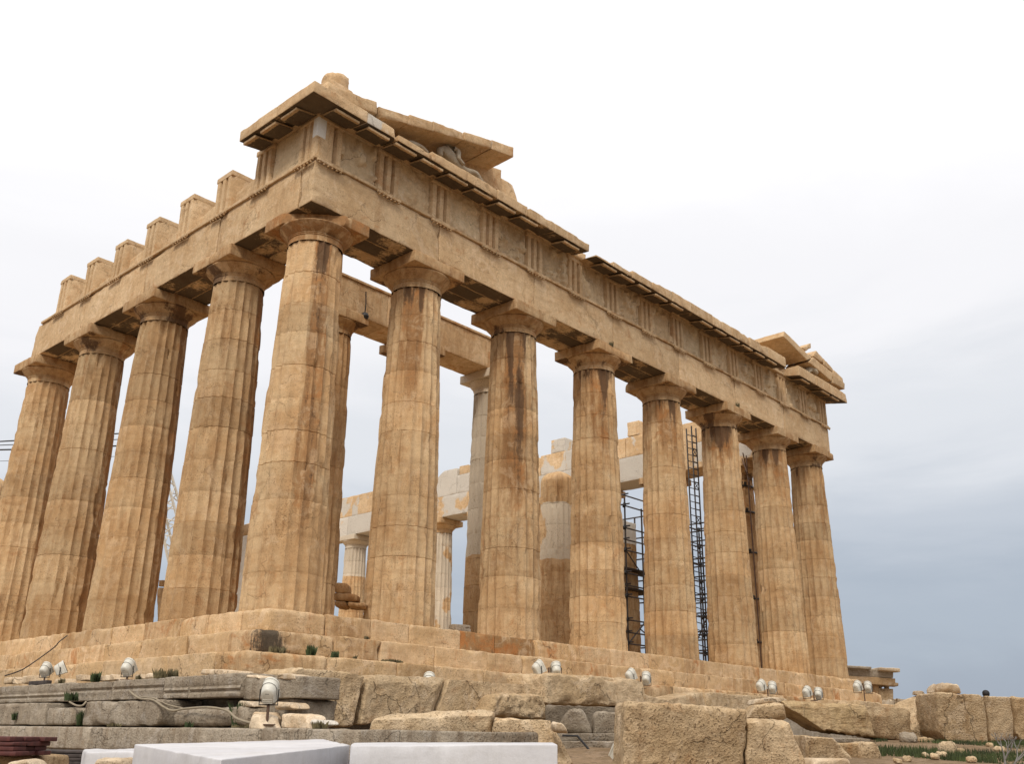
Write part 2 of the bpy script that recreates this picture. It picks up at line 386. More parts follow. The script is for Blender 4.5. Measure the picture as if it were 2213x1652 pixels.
def capital_mesh(Rn, ab, Hc=.86, seed=0, cuts=(), chip=.1, seg=64):
    # necking, annulets, echinus; then the square abacus
    pr = [(0., Rn), (.17, Rn-.012), (.18, Rn+.012), (.20, Rn+.012), (.205, Rn-.004), (.225, Rn+.022), (.24, Rn+.022), (.245, Rn+.01), (.27, Rn+.05),
          (.36, Rn+(ab-Rn)*.52), (.43, Rn+(ab-Rn)*.80), (.475, Rn+(ab-Rn)*.94), (.50, ab*.985), (.515, ab*.955)]
    V, F = [], []; K = seg
    for z, r in pr:
        for k in range(K):
            a = 2*math.pi*k/K; V.append((r*math.cos(a), r*math.sin(a), z*Hc/.86))
    V = np.array(V); n = V/np.maximum(np.linalg.norm(V*[1, 1, 0], axis=1, keepdims=True), .01)*[1, 1, 0]
    e = .012*fbm(V*2.6+seed, seed, 3)-.10*sst(.22, .6, fbm(V*1.5+seed*2, seed+3, 3))*(V[:, 2:3]>.22).ravel()*(chip*6)
    V = V+n*e[:, None]
    for i in range(len(pr)-1):
        for k in range(K): F.append((i*K+k, i*K+(k+1) % K, (i+1)*K+(k+1) % K, (i+1)*K+k))
    F.append(tuple(range((len(pr)-1)*K, len(pr)*K)))
    b, bf = block((ab*2, ab*2, .345*Hc/.86), r=.022, amp=.012, chip=chip, res=.12, seed=seed+2, cuts=cuts)
    b = b+[0, 0, (.513+.1725)*Hc/.86]
    return merge([(V, F), (b, bf.tolist())]), len(V)
def make_column(x, y, z0, H, R0, R1, seed, ab=1.0, capital=True, label=None, wearf=None, capwear=None, mat=None, capcuts=(), capchip=.1, **k):
    Hc = .86*H/10.43; Hs = H-(Hc if capital else 0)
    V, F, W = column_mesh(Hs, R0, R1, seed, wearf=wearf, **k)
    c = mesh_obj('column', V, F, mat or M_col, T, (x, y, z0), W, sharp=28); P_(c)
    if label: c['label'] = label
    if capital:
        (v, f), nl = capital_mesh(R1, ab, Hc, seed, capcuts, capchip)
        w = np.zeros((len(v), 4)); w[:, 0] = .45; w[:, 3] = .25
        w[:, 1] = .20+.46*sst(-.05, .4, fbm(v*1.3+seed, seed+1, 3))*np.where(v[:, 2] < .53*Hc/.86, 1, .35)
        if capwear is not None: w[:] = capwear
        mesh_obj('capital', v, f, mat or M_col, c, (0, 0, Hs), w, sharp=30)
    globals()['LAST_COL'] = c
    return c
def east_wear(s, brown, crust_, spot=None, zlo=5., pale=0.):
    def f(Z, TH):
        p = np.stack([np.cos(TH).ravel()*3, np.sin(TH).ravel()*3, Z.ravel()*.35], 2 if False else 1)+s*3.3
        nz = fbm(p, s, 4).reshape(Z.shape)
        up = sst(zlo, 9.6, Z)
        G = crust_*.75*up*(.55+.75*nz)+.42*sst(8.3, 9.5, Z)*(.6+.8*nz)
        A = brown*(.35+.65*up)*(.6+.8*nz)
        if spot is not None:
            a0, wd, z1, z2, st = spot
            band = sst(wd, wd*.45, angdist(TH, a0)+.10*nz)*sst(z1-1., z1+1.2, Z)*sst(z2+.8, z2-.2, Z)
            G = G+band*st*.50*(1+1.0*nz); A = A+band*.6
        return np.clip(G, 0, 1), np.full_like(Z, pale), np.clip(A, 0, 1)
    return f
# east front: darkened by old weathering streaks, each in its own way
e_spec = [(.10, .10, (R(254), .42, 2.0, 9.9, 1.0)), (.25, .35, (R(224), .6, 6.6, 9.8, .65)), (.45, .42, (R(229), .62, 3.8, 9.8, .85)), (.32, .42, (R(232), .6, 6.8, 9.8, .7)),
          (.28, .38, (R(228), .8, 7.8, 9.8, .6)), (.30, .36, (R(214), .9, 8.2, 9.8, .6)), (.34, .32, (R(214), .9, 8.6, 9.8, .55)), (.45, .30, None)]
for i, x in enumerate(XS):
    b, c, sp_ = e_spec[i]
    make_column(x, 1.02, 0, 10.43, .972 if i in (0, 7) else .952, .742, 100+i, wearf=east_wear(20+i, b, c, sp_),
                capcuts=(((-.40, -.40, .1), (-1, -1, .12)),) if i == 0 else (), capchip=.16 if i else .3,
                fade=.14 if i == 0 else (.06 if i == 1 else 0.), label='corner column with worn flutes and a broken capital, streaked dark brown' if i == 0 else None,
                chipk=1.1 if i < 4 else .9, capwear=(.5, .16, .0, .55) if i == 0 else None)
for j, y in enumerate(YS):
    make_column(1.02, y, 0, 10.43, .952, .742, 130+j, wearf=east_wear(40+j, .22, .10, (R(330), .9, 0., 9.9, .14)), capchip=.12)
make_column(1.02, 21.9, 0, 6.3, .952, .83, 139, capital=False, nd=7, top='broken', wearf=east_wear(49, .3, .1), label='broken column stump with a rounded top')

# ---- stepped base
def course(level, ztop, h, o):
    """blocks of one step: along the east front, then along the south flank"""
    x = -o; first = True; s = level*100
    while x < 30.88+o-.05:
        L = 1.15+rnd.random()*1.0
        if 30.88+o-(x+L) < .8: L = 30.88+o-x
        k = dict(r=.03, amp=.024, chip=.22, res=.075, seed=s, freq=3.4)
        if first: k.update(chip=.12, r=.09, res=.05)
        g = 0.; col = (.42+rnd.random()*.26, 0.10*(rnd.random() > .6), 0, .35*(rnd.random() > .7)); dz = rnd.uniform(-.006, .006)
        b = tput('step', (x+.004, -o+rnd.uniform(-.006, .012), ztop-h+.003), (x+L-.004, -o+1.05, ztop+dz), M_step, wear=col, **k); P_(b)
        if level == 0 and 6.6 < x+L/2 < 8.6:
            b.data.color_attributes['wear'].data.foreach_set('color', np.tile([.42, 0, 0, .9], len(b.data.vertices))); b['label'] = 'rust-brown patched step block'
        if level == 1 and first:
            v = np.zeros(len(b.data.vertices)*3); b.data.vertices.foreach_get('co', v); v = v.reshape(-1, 3)+np.array(b.location)+TL
            n_ = fbm(v*1.6, 4, 3); w = np.zeros((len(v), 4)); w[:, 0] = .5
            w[:, 1] = np.clip(.70*sst(1.15, .0, np.abs(v[:, 0]+.30)+.8*n_)*sst(.3, -.6, v[:, 1])*(1+.5*n_), 0, 1); w[:, 3] = .3
            b.data.color_attributes['wear'].data.foreach_set('color', w.ravel()); b['label'] = 'corner step block under a black lichen crust'
        x += L; s += 1; first = False
    y = -o+1.05
    while y < 27:
        L = 1.2+rnd.random()*1.0
        col = (.42+rnd.random()*.26, 0.10*(rnd.random() > .6), 0, .3*(rnd.random() > .7))
        b = tput('step', (-o+rnd.uniform(-.006, .012), y+.004, ztop-h+.003), (-o+1.05, y+L-.004, ztop+rnd.uniform(-.006, .006)), M_step, wear=col, r=.028, amp=.018, chip=.15, res=.09, seed=s, freq=3.)
        P_(b); y += L; s += 1
course(0, 0., .547, 0.); course(1, -.55, .517, .70); course(2, -1.07, .53, 1.40)
def slab_part(name, lo, hi, m, **k):
    o = tput(name, lo, hi, m, res=2.5, r=.05, chip=0., amp=.0, **k); P_(o); return o
slab_part('floor', (.95, .95, -.6), (29.9, 68.5, -.02), M_step)
slab_part('foundation', (-.42, -.42, -4.4), (31.3, 69.9, -.6), M_grey)
slab_part('foundation', (-1.45, -1.9, -4.4), (32.8, 71., -1.62), M_grey)
slab_part('porch_step', (4.2, 4.85, -.018), (26.7, 63., .35), M_step)
slab_part('porch_step', (4.55, 5.2, .352), (26.35, 62., .70), M_step)
slab_part('far_foundation', (-1.39, 27.05, -1.6), (-.41, 69.9, -.6), M_grey)

# ---- architrave
def arch(lo, hi, seed, wear=(.52, 0, 0, 0), m=None, **k):
    kk = dict(r=.022, amp=.014, chip=.12, res=.11, seed=seed); kk.update(k)
    o = tput('architrave', lo, hi, m or M_ent, wear=wear, **kk)
    v = np.zeros(len(o.data.vertices)*3); o.data.vertices.foreach_get('co', v); v = v.reshape(-1, 3)
    w = np.zeros((len(v), 4)); w[:] = wear; w[:, 0] += .05*fbm(v*.7+seed, seed, 2)
    nn = fbm(v*np.array([1.3, 1.3, 1.])+seed, seed+2, 3)
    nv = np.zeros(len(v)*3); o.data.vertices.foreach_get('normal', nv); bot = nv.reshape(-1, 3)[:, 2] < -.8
    w[:, 1] = np.where(bot, np.clip(.68+.55*nn, 0, 1), np.clip(w[:, 1]+.22*sst(.2, .6, nn), 0, .36)); w[:, 3] = np.clip(w[:, 3]+.35*sst(.1, .6, nn), 0, 1)  # downward faces: black crust, raised further to paint in soffit shade
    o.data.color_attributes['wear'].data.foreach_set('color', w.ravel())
    P_(o); return o
ex = [.13]+XS[1:7]+[30.75]
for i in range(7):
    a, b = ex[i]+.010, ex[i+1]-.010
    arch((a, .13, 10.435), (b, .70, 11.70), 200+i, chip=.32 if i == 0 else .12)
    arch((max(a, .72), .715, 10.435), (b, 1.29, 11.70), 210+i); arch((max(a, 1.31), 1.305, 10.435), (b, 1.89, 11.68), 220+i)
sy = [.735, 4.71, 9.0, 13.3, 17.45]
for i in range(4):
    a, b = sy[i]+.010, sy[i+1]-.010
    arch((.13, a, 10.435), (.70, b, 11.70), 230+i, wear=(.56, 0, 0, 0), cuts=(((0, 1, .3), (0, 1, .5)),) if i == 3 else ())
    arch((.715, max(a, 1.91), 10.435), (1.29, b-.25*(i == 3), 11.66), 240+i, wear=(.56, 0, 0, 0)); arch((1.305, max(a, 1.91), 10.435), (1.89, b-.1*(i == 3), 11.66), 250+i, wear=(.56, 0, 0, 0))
for i in range(7):
    P_(tput('taenia', (ex[i]+.004-(.06 if i == 0 else 0), .065, 11.703), (ex[i+1]-.004, .60, 11.80), M_ent, r=.012, amp=.012, chip=.09, res=.09, seed=260+i, wear=(.40, .42, 0, .3)))  # crust level also paints the dark shading line of the taenia
for i in range(4):
    P_(tput('taenia', (.065, sy[i]+.004, 11.703), (.60, sy[i+1]-.004-(.5 if i == 3 else 0), 11.80), M_ent, r=.012, amp=.012, chip=.09, res=.09, seed=270+i, wear=(.5, .22, 0, .1)))

# ---- frieze: triglyphs with regula and guttae, metopes
def triglyph_mesh(w=.845, h=1.34, dp=.45, seed=0):
    g = .19; b = w/6
    prof = [(-w/2, g*.8), (-w/2+b*.45, 0), (-w/6-b*.5, 0), (-w/6, g), (-w/6+b*.5, 0), (w/6-b*.5, 0), (w/6, g), (w/6+b*.5, 0), (w/2-b*.45, 0), (w/2, g*.8), (w/2, dp), (-w/2, dp)]
    n = len(prof); zz = np.linspace(0, h-.17, 12); V = np.array([(x, y, z) for z in zz for x, y in prof]); F = []
    V[:, 1] += .012*fbm(V*3+seed, seed, 3); V[:, 0] += .010*fbm(V*3.3+seed, seed+4, 3)
    for i in range(len(zz)-1):
        for k in range(n): F.append((i*n+k, i*n+(k+1) % n, (i+1)*n+(k+1) % n, (i+1)*n+k))
    F.append(tuple(range(n-1, -1, -1))); F.append(tuple((len(zz)-1)*n+k for k in range(n)))
    cb, cf = block((w-.004, dp+.016, .165), r=.015, amp=.008, chip=.06, res=.1, seed=seed+1)
    return merge([(V, F), (cb+[0, dp/2-.006, h-.085], cf.tolist())])
def regula_mesh(w=.845):
    ps = []; v, f = block((w, .07, .075), r=.008, amp=.006, chip=.05, res=.08, seed=3); ps.append((v, f.tolist()))
    for k in range(6):
        x = -w/2+w*(k+.5)/6; tv, tf = tube([(x, 0, -.036), (x, 0, -.085)], [.026, .034], 8); ps.append((tv, tf))
    return merge(ps)
tri_east = [.13+.4225]; mids = [.5525]+XS[1:7]+[30.3275]
for i in range(7): tri_east += [(mids[i]+mids[i+1])/2, mids[i+1]]
rg_v, rg_f = regula_mesh()
def add_tri(pos, rot, seed, h=1.34, dp=.45, wear=(.5, .06, 0, .1)):
    v, f = triglyph_mesh(h=h, dp=dp, seed=seed)
    w = np.zeros((len(v), 4)); w[:] = wear; w[:, 1] += .25*sst(.0, .5, fbm(v*2+seed, seed, 3))*(v[:, 2] > .5)
    o = mesh_obj('triglyph', v, f, M_ent, T, pos, w, sharp=25); o.rotation_euler.z = rot; P_(o)
    q = Matrix.Rotation(rot, 3, 'Z') @ Vector((0, -.065, 0))
    rgl = mesh_obj('regula', rg_v+[0, 0, 0], rg_f, M_ent, o, (0, -.068, -.141), (.42, .46, 0, .25), sharp=30)  # darkened with crust that doubles as painted shade below the taenia
for i, x in enumerate(tri_east):
    add_tri((x, .10, 11.803), 0, 300+i, wear=(.48+.08*rnd.random(), .10, 0, .12))
def relief_fn(seed, k=.07):
    def f(p, n):
        front = (n[:, 1] < -.7)
        q = p*np.array([1, 0, 1])
        b = sst(.02, .22, fbm(q*np.array([3.4, 1, 2.3])+seed*5, seed, 3)); a = np.abs(fbm(q*np.array([4.2, 1, 2.6])+seed, seed+6, 3))
        return np.where(front, k*(b*(1-.5*sst(.10, .0, a))-.35), 0)
    return f
for i in range(14):
    a, b = tri_east[i]+.425, tri_east[i+1]-.425
    P_(tput('metope', (a, .205, 11.803), (b, .45, 13.13), M_met, r=.01, amp=.012, chip=.03, res=.06, seed=330+i, relief=relief_fn(i+2, .07 if i in (1, 2, 5, 9) else .13), wear=(.48+.1*rnd.random(), .16, 0, .1)))
P_(tput('frieze_backing', (.72, .56, 11.803), (30.6, 1.88, 13.13), M_ent, r=.02, amp=.01, chip=.04, res=.5, seed=350))
# south flank: corner panel, then triglyphs standing free among broken metopes
tri_south = [2.63, 4.71, 6.86, 9.0, 11.15, 13.3, 15.45]
add_tri((.10, .10+.4225+.01, 11.803), -math.pi/2, 360, dp=.42, wear=(.56, .05, 0, .05))
P_(tput('metope', (.19, .965, 11.803), (.50, 2.20, 13.13), M_met, r=.01, amp=.01, chip=.03, res=.1, seed=361, wear=(.62, .04, .35, 0)))
P_(tput('frieze_backing', (.51, 1.885, 11.803), (1.7, 3.0, 13.13), M_ent, r=.05, amp=.03, chip=.2, res=.2, seed=362))
for i, y in enumerate(tri_south):
    add_tri((.10, y, 11.803), -math.pi/2, 370+i, h=1.36-.05*(i % 3 == 1), dp=.80 if i else .5, wear=(.58, .03, 0, .05))
    nxt = tri_south[i+1] if i+1 < len(tri_south) else 16.9
    hh = [.75, .62, .52, .66, .42, .5, .4][i]
    a, b = y+.425, nxt-.425
    if i == 6: b = 16.55
    o = hexa('metope', [(.30, b, 11.803+hh*rnd.uniform(.65, .9)), (.30, a, 11.803+hh), (.30, a, 11.803), (.30, b, 11.803)],
             [(.62, b, 11.803+hh*.7), (.62, a, 11.803+hh*1.03), (.62, a, 11.803), (.62, b, 11.803)], M_ent, T,
             wear=(.55, .03, .4 if i in (3, 5) else 0, .05), r=.03, amp=.03, chip=.22, res=.10, seed=380+i)
    P_(o); o['label'] = 'broken metope stump'
P_(tput('triglyph_patch', (.082, .085, 12.40), (.36, .30, 13.0), M_new, r=.01, amp=.004, chip=.02, res=.1, seed=389, wear=(.6, 0, .9, 0)))

# ---- cornice blocks with mutules underneath
def mutule(parent, cx, cy, along, z0, slope, dirn):
    """thin slab under the soffit; along = half width"""
    v, f = block((along*2, .60, .07), r=.01, amp=.008, chip=.06, res=.12, seed=int(cx*31+cy*17) % 997)
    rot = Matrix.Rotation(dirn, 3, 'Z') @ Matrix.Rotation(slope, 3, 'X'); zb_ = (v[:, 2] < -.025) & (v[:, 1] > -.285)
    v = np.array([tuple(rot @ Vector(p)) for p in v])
    w = np.zeros((len(v), 4)); w[:] = (.46, .12, 0, .2); w[zb_, 1] = .70  # bottom face: crust and painted shade; the front lip stays tan
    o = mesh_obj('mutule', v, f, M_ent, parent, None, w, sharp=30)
    o.location = Vector((cx, cy, z0))-Vector(TL)-Vector(parent.location)
def cornice(a, b, zt, seed, flank=False, chip=.12, wear=(.5, .06, 0, .15), ztj=.0, yb=1.0, cuts=(), zb=13.02, corner=False):
    fr = -.65
    if flank: P = lambda s, d, z: (d, s, z); F_ = [P(b, fr, zt), P(a, fr, zt), P(a, fr, zb), P(b, fr, zb)]; B_ = [P(b, yb, zt), P(a, yb, zt), P(a, yb, 13.36), P(b, yb, 13.30)]
    else: P = lambda s, d, z: (s, d, z); F_ = [P(a, fr, zt), P(b, fr, zt), P(b, fr, zb), P(a, fr, zb)]; B_ = [P(a, yb, zt), P(b, yb, zt), P(b, yb, 13.30), P(a, yb, 13.30)]
    if corner: B_[3] = P(a, yb, zb)
    o = hexa('cornice', F_, B_, M_ent, T, wear=wear, r=.02, amp=.014, chip=chip, res=.12, seed=seed, cuts=cuts)
    v = np.zeros(len(o.data.vertices)*3); o.data.vertices.foreach_get('co', v); v = v.reshape(-1, 3)
    n_ = fbm(v*1.5+seed, seed, 3); w = np.zeros((len(v), 4)); w[:] = wear; nv = np.zeros(len(v)*3); o.data.vertices.foreach_get('normal', nv); w[:, 1] = np.where(nv.reshape(-1, 3)[:, 2] < -.7, np.clip(.76+.4*n_, 0, 1), w[:, 1]+.2*sst(.1, .5, n_))  # soffit faces get crust plus shade painted into the colour
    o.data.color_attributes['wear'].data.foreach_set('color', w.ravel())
    return P_(o)
def bed(a, b, flank=False):
    if flank: o = tput('bed_moulding', (.02, a, 13.135), (.9, b, 13.26), M_ent, r=.01, amp=.005, chip=.03, res=.2, seed=int(a*7), wear=(.4, .3, 0, .1))
    else: o = tput('bed_moulding', (a, .02, 13.135), (b, .9, 13.26), M_ent, r=.01, amp=.005, chip=.03, res=.2, seed=int(a*7)+40, wear=(.4, .3, 0, .1))
    P_(o)
mut = []
for i in range(14): mut += [tri_east[i], (tri_east[i]+tri_east[i+1])/2]
mut.append(tri_east[14])
def cornice_run(edges, zts, seed, **k):
    for i in range(len(edges)-1):
        a, b = edges[i]+.004, edges[i+1]-.004
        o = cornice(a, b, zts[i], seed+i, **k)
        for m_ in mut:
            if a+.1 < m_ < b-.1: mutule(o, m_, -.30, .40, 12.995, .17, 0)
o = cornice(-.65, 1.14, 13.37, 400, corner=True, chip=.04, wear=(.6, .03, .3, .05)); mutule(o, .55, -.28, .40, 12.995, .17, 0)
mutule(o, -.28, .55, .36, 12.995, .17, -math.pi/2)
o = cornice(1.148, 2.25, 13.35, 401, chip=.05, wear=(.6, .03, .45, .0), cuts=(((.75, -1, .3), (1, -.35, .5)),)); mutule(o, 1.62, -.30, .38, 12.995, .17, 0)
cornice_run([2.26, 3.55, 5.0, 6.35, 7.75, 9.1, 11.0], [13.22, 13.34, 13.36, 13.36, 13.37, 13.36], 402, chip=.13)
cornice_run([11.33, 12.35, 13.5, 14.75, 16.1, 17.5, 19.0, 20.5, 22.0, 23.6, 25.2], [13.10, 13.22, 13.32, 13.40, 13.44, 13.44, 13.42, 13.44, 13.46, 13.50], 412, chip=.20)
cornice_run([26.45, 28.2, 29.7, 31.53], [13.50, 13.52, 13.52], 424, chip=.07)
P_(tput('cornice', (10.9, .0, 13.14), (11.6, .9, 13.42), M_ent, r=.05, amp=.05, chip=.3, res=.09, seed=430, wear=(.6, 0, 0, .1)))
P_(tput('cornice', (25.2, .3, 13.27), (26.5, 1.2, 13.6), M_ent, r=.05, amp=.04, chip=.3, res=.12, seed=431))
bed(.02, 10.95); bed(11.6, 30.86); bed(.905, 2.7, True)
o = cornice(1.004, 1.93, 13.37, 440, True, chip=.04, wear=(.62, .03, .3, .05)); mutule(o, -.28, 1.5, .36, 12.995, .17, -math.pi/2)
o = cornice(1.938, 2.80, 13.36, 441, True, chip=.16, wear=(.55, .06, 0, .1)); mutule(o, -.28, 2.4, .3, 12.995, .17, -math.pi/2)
# rough upper course on the cornice
x = 9.4; k = 0
while x < 25:
    L = rnd.uniform(.7, 1.5); z0 = 13.36 if x < 11 else np.interp(x, [11, 12.4, 14, 25], [13.10, 13.22, 13.40, 13.48])
    if not 10.3 < x < 12.0 and x+L < 25.1:
        P_(tput('cornice_top', (x, -.45+rnd.uniform(0, .25), z0+.001), (x+L-.02, .9, z0+rnd.uniform(.05, .20)), M_ent, r=.04, amp=.03, chip=.2, res=.11, seed=450+k, wear=(.55, .05, 0, .1)))
    x += L; k += 1

# ---- pediment remains, south corner
RK = 450
def rake(pf, name='raking_cornice', seed=0, dy=1.35, plane=-.60, back_dz=0., m=None, wear=(.52, .08, 0, .15), **k):
    f = [on(u, v, 1, plane) for u, v in pf]; b = [p+np.array([0, dy, back_dz]) for p in f]
    kk = dict(r=.03, amp=.02, chip=.12, res=.11, seed=seed); kk.update(k)
    return P_(hexa(name, f, b, m or M_ent, T, wear=wear, **kk))
rake([(712, 183), (816, 219), (815, 246), (700, 203)], seed=500, dy=1.5)
rake([(819, 229), (884, 250), (934, 281), (821, 252)], seed=501)
rake([(886, 247), (934, 263), (938, 284), (880, 268)], seed=505)
rake([(936, 262), (1001, 284), (1003, 303), (937, 283)], seed=502)
rake([(1003, 284), (1062, 303), (1062, 321), (1004, 303)], seed=503)
rake([(1063, 302), (1110, 318), (1111, 340), (1063, 322)], seed=504, chip=.04, wear=(.6, .02, .3, .05))
for i, (xa, xb, za, zb) in enumerate([(1.9, 3.2, 13.75, 14.05), (3.2, 4.6, 14.05, 14.45), (4.6, 6.2, 14.45, 14.9), (6.2, 7.75, 14.9, 15.25)]):
    P_(hexa('tympanum', [(xa, .55, za), (xb, .55, zb), (xb, .55, 13.3), (xa, .55, 13.3)], [(xa, 1.1, za), (xb, 1.1, zb), (xb, 1.1, 13.3), (xa, 1.1, 13.3)], M_ent, T, wear=(.48, .12, 0, .25), r=.015, amp=.01, chip=.06, res=.13, seed=510+i))
P_(tput('tympanum', (7.75, .60, 13.36), (8.9, 1.25, 15.0), M_ent, r=.04, amp=.025, chip=.16, res=.12, seed=515, cuts=(((.5, 0, .35), (1, 0, .5)),), wear=(.56, .03, 0, .05)))
P_(tput('tympanum', (8.9, .62, 13.36), (9.5, 1.25, 14.35), M_ent, r=.05, amp=.03, chip=.2, res=.12, seed=516, wear=(.56, .03, 0, .05)))
# north corner of the pediment
rake([(1695, 716), (1755, 774), (1744, 779), (1693, 727)], seed=520, dy=2.4, chip=.05, wear=(.56, .05, 0, .1))
rake([(1757, 772), (1800, 806), (1797, 824), (1748, 783)], seed=521, chip=.06, dy=1.2)
rake([(1764, 758), (1779, 773), (1781, 787), (1757, 770)], seed=522, dy=.5, chip=.08)
rake([(1781, 774), (1800, 797), (1802, 806), (1780, 788)], seed=523, dy=.6, chip=.12)
rake([(1800, 797), (1821, 818), (1824, 832), (1798, 815)], seed=524, dy=.7, chip=.12)
rake([(1800, 812), (1826, 829), (1826, 842), (1800, 828)], seed=525, dy=.7, chip=.2, wear=(.3, .4, 0, .1))
rake([(1735, 750), (1752, 742), (1753, 752), (1742, 760)], seed=526, dy=.5, chip=.2)
P_(hexa('tympanum', [(26.6, .7, 14.45), (28.9, .7, 13.9), (28.9, .7, 13.4), (26.6, .7, 13.4)], [(26.6, 1.2, 14.45), (28.9, 1.2, 13.9), (28.9, 1.2, 13.4), (26.6, 1.2, 13.4)], M_ent, T, wear=(.45, .2, 0, .2), r=.02, amp=.015, chip=.1, res=.15, seed=530))

# ---- statues and loose carved stones lying on the temple (things of their own)
def skin_mesh(name, verts, edges, radii, m, parent=None, loc=(0, 0, 0), sub=2, root=0):
    me = bpy.data.meshes.new(name); me.from_pydata([tuple(v) for v in verts], edges, []); me.update()
    o = bpy.data.objects.new(name, me); link(o, parent); o.location = loc
    md = o.modifiers.new('skin', 'SKIN'); sd_ = o.modifiers.new('sub', 'SUBSURF'); sd_.levels = sd_.render_levels = sub
    sv = me.skin_vertices[0].data if me.skin_vertices else None
    if sv is None:
        bpy.context.view_layer.objects.active = o; bpy.ops.mesh.customdata_skin_add(); sv = me.skin_vertices[0].data
    for i, r_ in enumerate(radii):
        sv[i].radius = (r_, r_) if not isinstance(r_, tuple) else r_; sv[i].use_root = (i == root)
    dg = bpy.context.evaluated_depsgraph_get(); ev = o.evaluated_get(dg); nm = bpy.data.meshes.new_from_object(ev)
    o.modifiers.clear(); o.data = nm; nm.materials.clear(); nm.materials.append(m); nm.name = name
    a = nm.color_attributes.new('wear', 'FLOAT_COLOR', 'POINT') if 'wear' not in nm.color_attributes else nm.color_attributes['wear']
    a.data.foreach_set('color', np.tile([.5, .0, .0, 0.], len(nm.vertices))); nm.shade_smooth()
    return o
M_stat = stone('statue_marble', (.40, .33, .24), (.48, .41, .31), (.25, .18, .11), (.3, .2, .11), pits=.4)
# reclining figure: torso leaning back on the left, bent knees on the right
sx0 = 5.0
fig = [(0, 0, .35), (-.18, .02, .72), (-.42, .04, 1.12), (-.55, .04, 1.30), (-.40, -.02, 1.36), (-.05, -.18, 1.34), (-.75, .02, 1.0), (-.78, -.10, .55),
       (.75, -.16, .72), (1.22, -.18, .12), (.95, .16, .62), (1.62, .12, .66), (1.85, .10, .08), (1.40, -.30, .05), (2.02, -.05, .05), (-.10, -.24, .85), (.15, -.28, .62)]
fe = [(0, 1), (1, 2), (2, 3), (2, 4), (4, 5), (2, 6), (6, 7), (0, 8), (8, 9), (0, 10), (10, 11), (11, 12), (9, 13), (12, 14), (5, 15), (15, 16)]
fr_ = [.27, .25, .27, .13, .15, .11, .13, .11, .17, .10, .19, .16, .10, .07, .07, .09, .07]
st = skin_mesh('reclining_statue', fig, fe, fr_, M_stat, None, (sx0, -.12, 13.36)); st.scale = (.92, .85, .64)
tag(st, 'weathered headless reclining statue with bent knees in the broken pediment corner', 'statue')
hv = [(0, 0, .1), (.05, 0, .38), (.18, 0, .58), (.42, -.04, .52), (.62, -.06, .36), (-.3, .05, .18), (.12, .05, .70)]
st = skin_mesh('horse_head_statue', hv, [(0, 1), (1, 2), (2, 3), (3, 4), (0, 5), (2, 6)], [.2, .17, .15, .12, .09, .14, .04], M_stat, None, (3.05, -.15, 13.30))
st.scale = (1.15, 1, .62)
tag(st, 'worn low horse head statue next to the reclining figure', 'statue')
p = on(1746, 797, 1, -.3)
hv = [(0, 0, .05), (.02, 0, .32), (.12, -.05, .48), (.34, -.18, .38), (.48, -.25, .2), (-.25, .1, .1)]
st = skin_mesh('horse_head_statue', hv, [(0, 1), (1, 2), (2, 3), (3, 4), (0, 5)], [.22, .2, .18, .14, .10, .2], M_stat, None, (p[0], -.3, 13.52))
tag(st, 'rounded pale horse head statue under the far right end of the broken pediment', 'statue')
# lion-head block on the corner
v, f = block((.85, .8, .42), r=.05, amp=.03, chip=.12, seed=540); v2, f2 = block((.62, .6, .62), r=.2, amp=.06, chip=.2, seed=541, res=.09)
v, f = merge([(v+[0, 0, .21], f.tolist()), (v2+[.08, .0, .62], f2.tolist())])
tag(mesh_obj('carved_stone', v, f, M_ent, None, (.62, .35, 13.86), (.55, .05, 0, .1)), 'eroded carved lion head stone on top of the near temple corner', 'carved stone')
P_(tput('acroterion_base', (-.05, -.35, 13.375), (1.3, .95, 13.86), M_ent, r=.04, amp=.015, chip=.1, res=.13, seed=542, wear=(.55, .05, 0, .1)))

# ---- inner porch: columns, architrave; the rest broken off
PX = [5.54, 9.17, 13.35, 17.53, 21.71, 25.34]
def pale_wear(s, lo, hi, lvl=.62, brown=.2):
    def f(Z, TH):
        p = np.stack([np.cos(TH).ravel(), np.sin(TH).ravel(), Z.ravel()*.8], 1)*1.2+s
        n_ = fbm(p, s, 3).reshape(Z.shape)
        B = lvl*sst(lo-.05, lo+.05, Z)*sst(hi+.05, hi-.05, Z)+.18*n_
        return np.zeros_like(Z)+.04, np.clip(B, 0, 1), np.clip(brown*(1+n_), 0, 1)
    return f
kw = dict(seg=4, nd=10, per=4)
make_column(PX[0], 6.2, .7, 10.08, .825, .66, 160, ab=.86, wearf=east_wear(60, .5, .2), **kw)
make_column(PX[1], 6.2, .7, 10.08, .825, .66, 161, ab=.86, wearf=east_wear(61, .4, .15), **kw)
make_column(PX[2], 6.2, .7, 10.08, .825, .66, 162, ab=.86, wearf=pale_wear(62, 2.9, 10.2, .9, .1), chipk=1.6, capwear=(.6, 0, .8, 0), label='porch column rebuilt in pale new marble above a ragged old base', **kw)
make_column(PX[3], 6.2, .7, 6.6, .825, .72, 163, capital=False, top='broken', chipk=1.8, wearf=pale_wear(63, 3.3, 5.7, .62, .15), seg=4, nd=7, per=4, label='truncated porch column with a rounded broken top and pale patches')
make_column(PX[4], 6.2, .7, 4.6, .825, .74, 164, capital=False, chipk=1.6, wearf=east_wear(64, .8, .3), seg=4, nd=5, per=4, label='dark porch column stump inside the scaffolding')
make_column(PX[5], 6.2, .7, 3.4, .825, .76, 165, capital=False, chipk=1.4, seg=4, nd=4, per=4)
P_(tput('column_block', (21.1, 5.6, 5.301), (22.2, 6.8, 6.3), M_new, r=.03, amp=.02, chip=.1, res=.15, seed=551, wear=(.42, .1, .4, .2)))
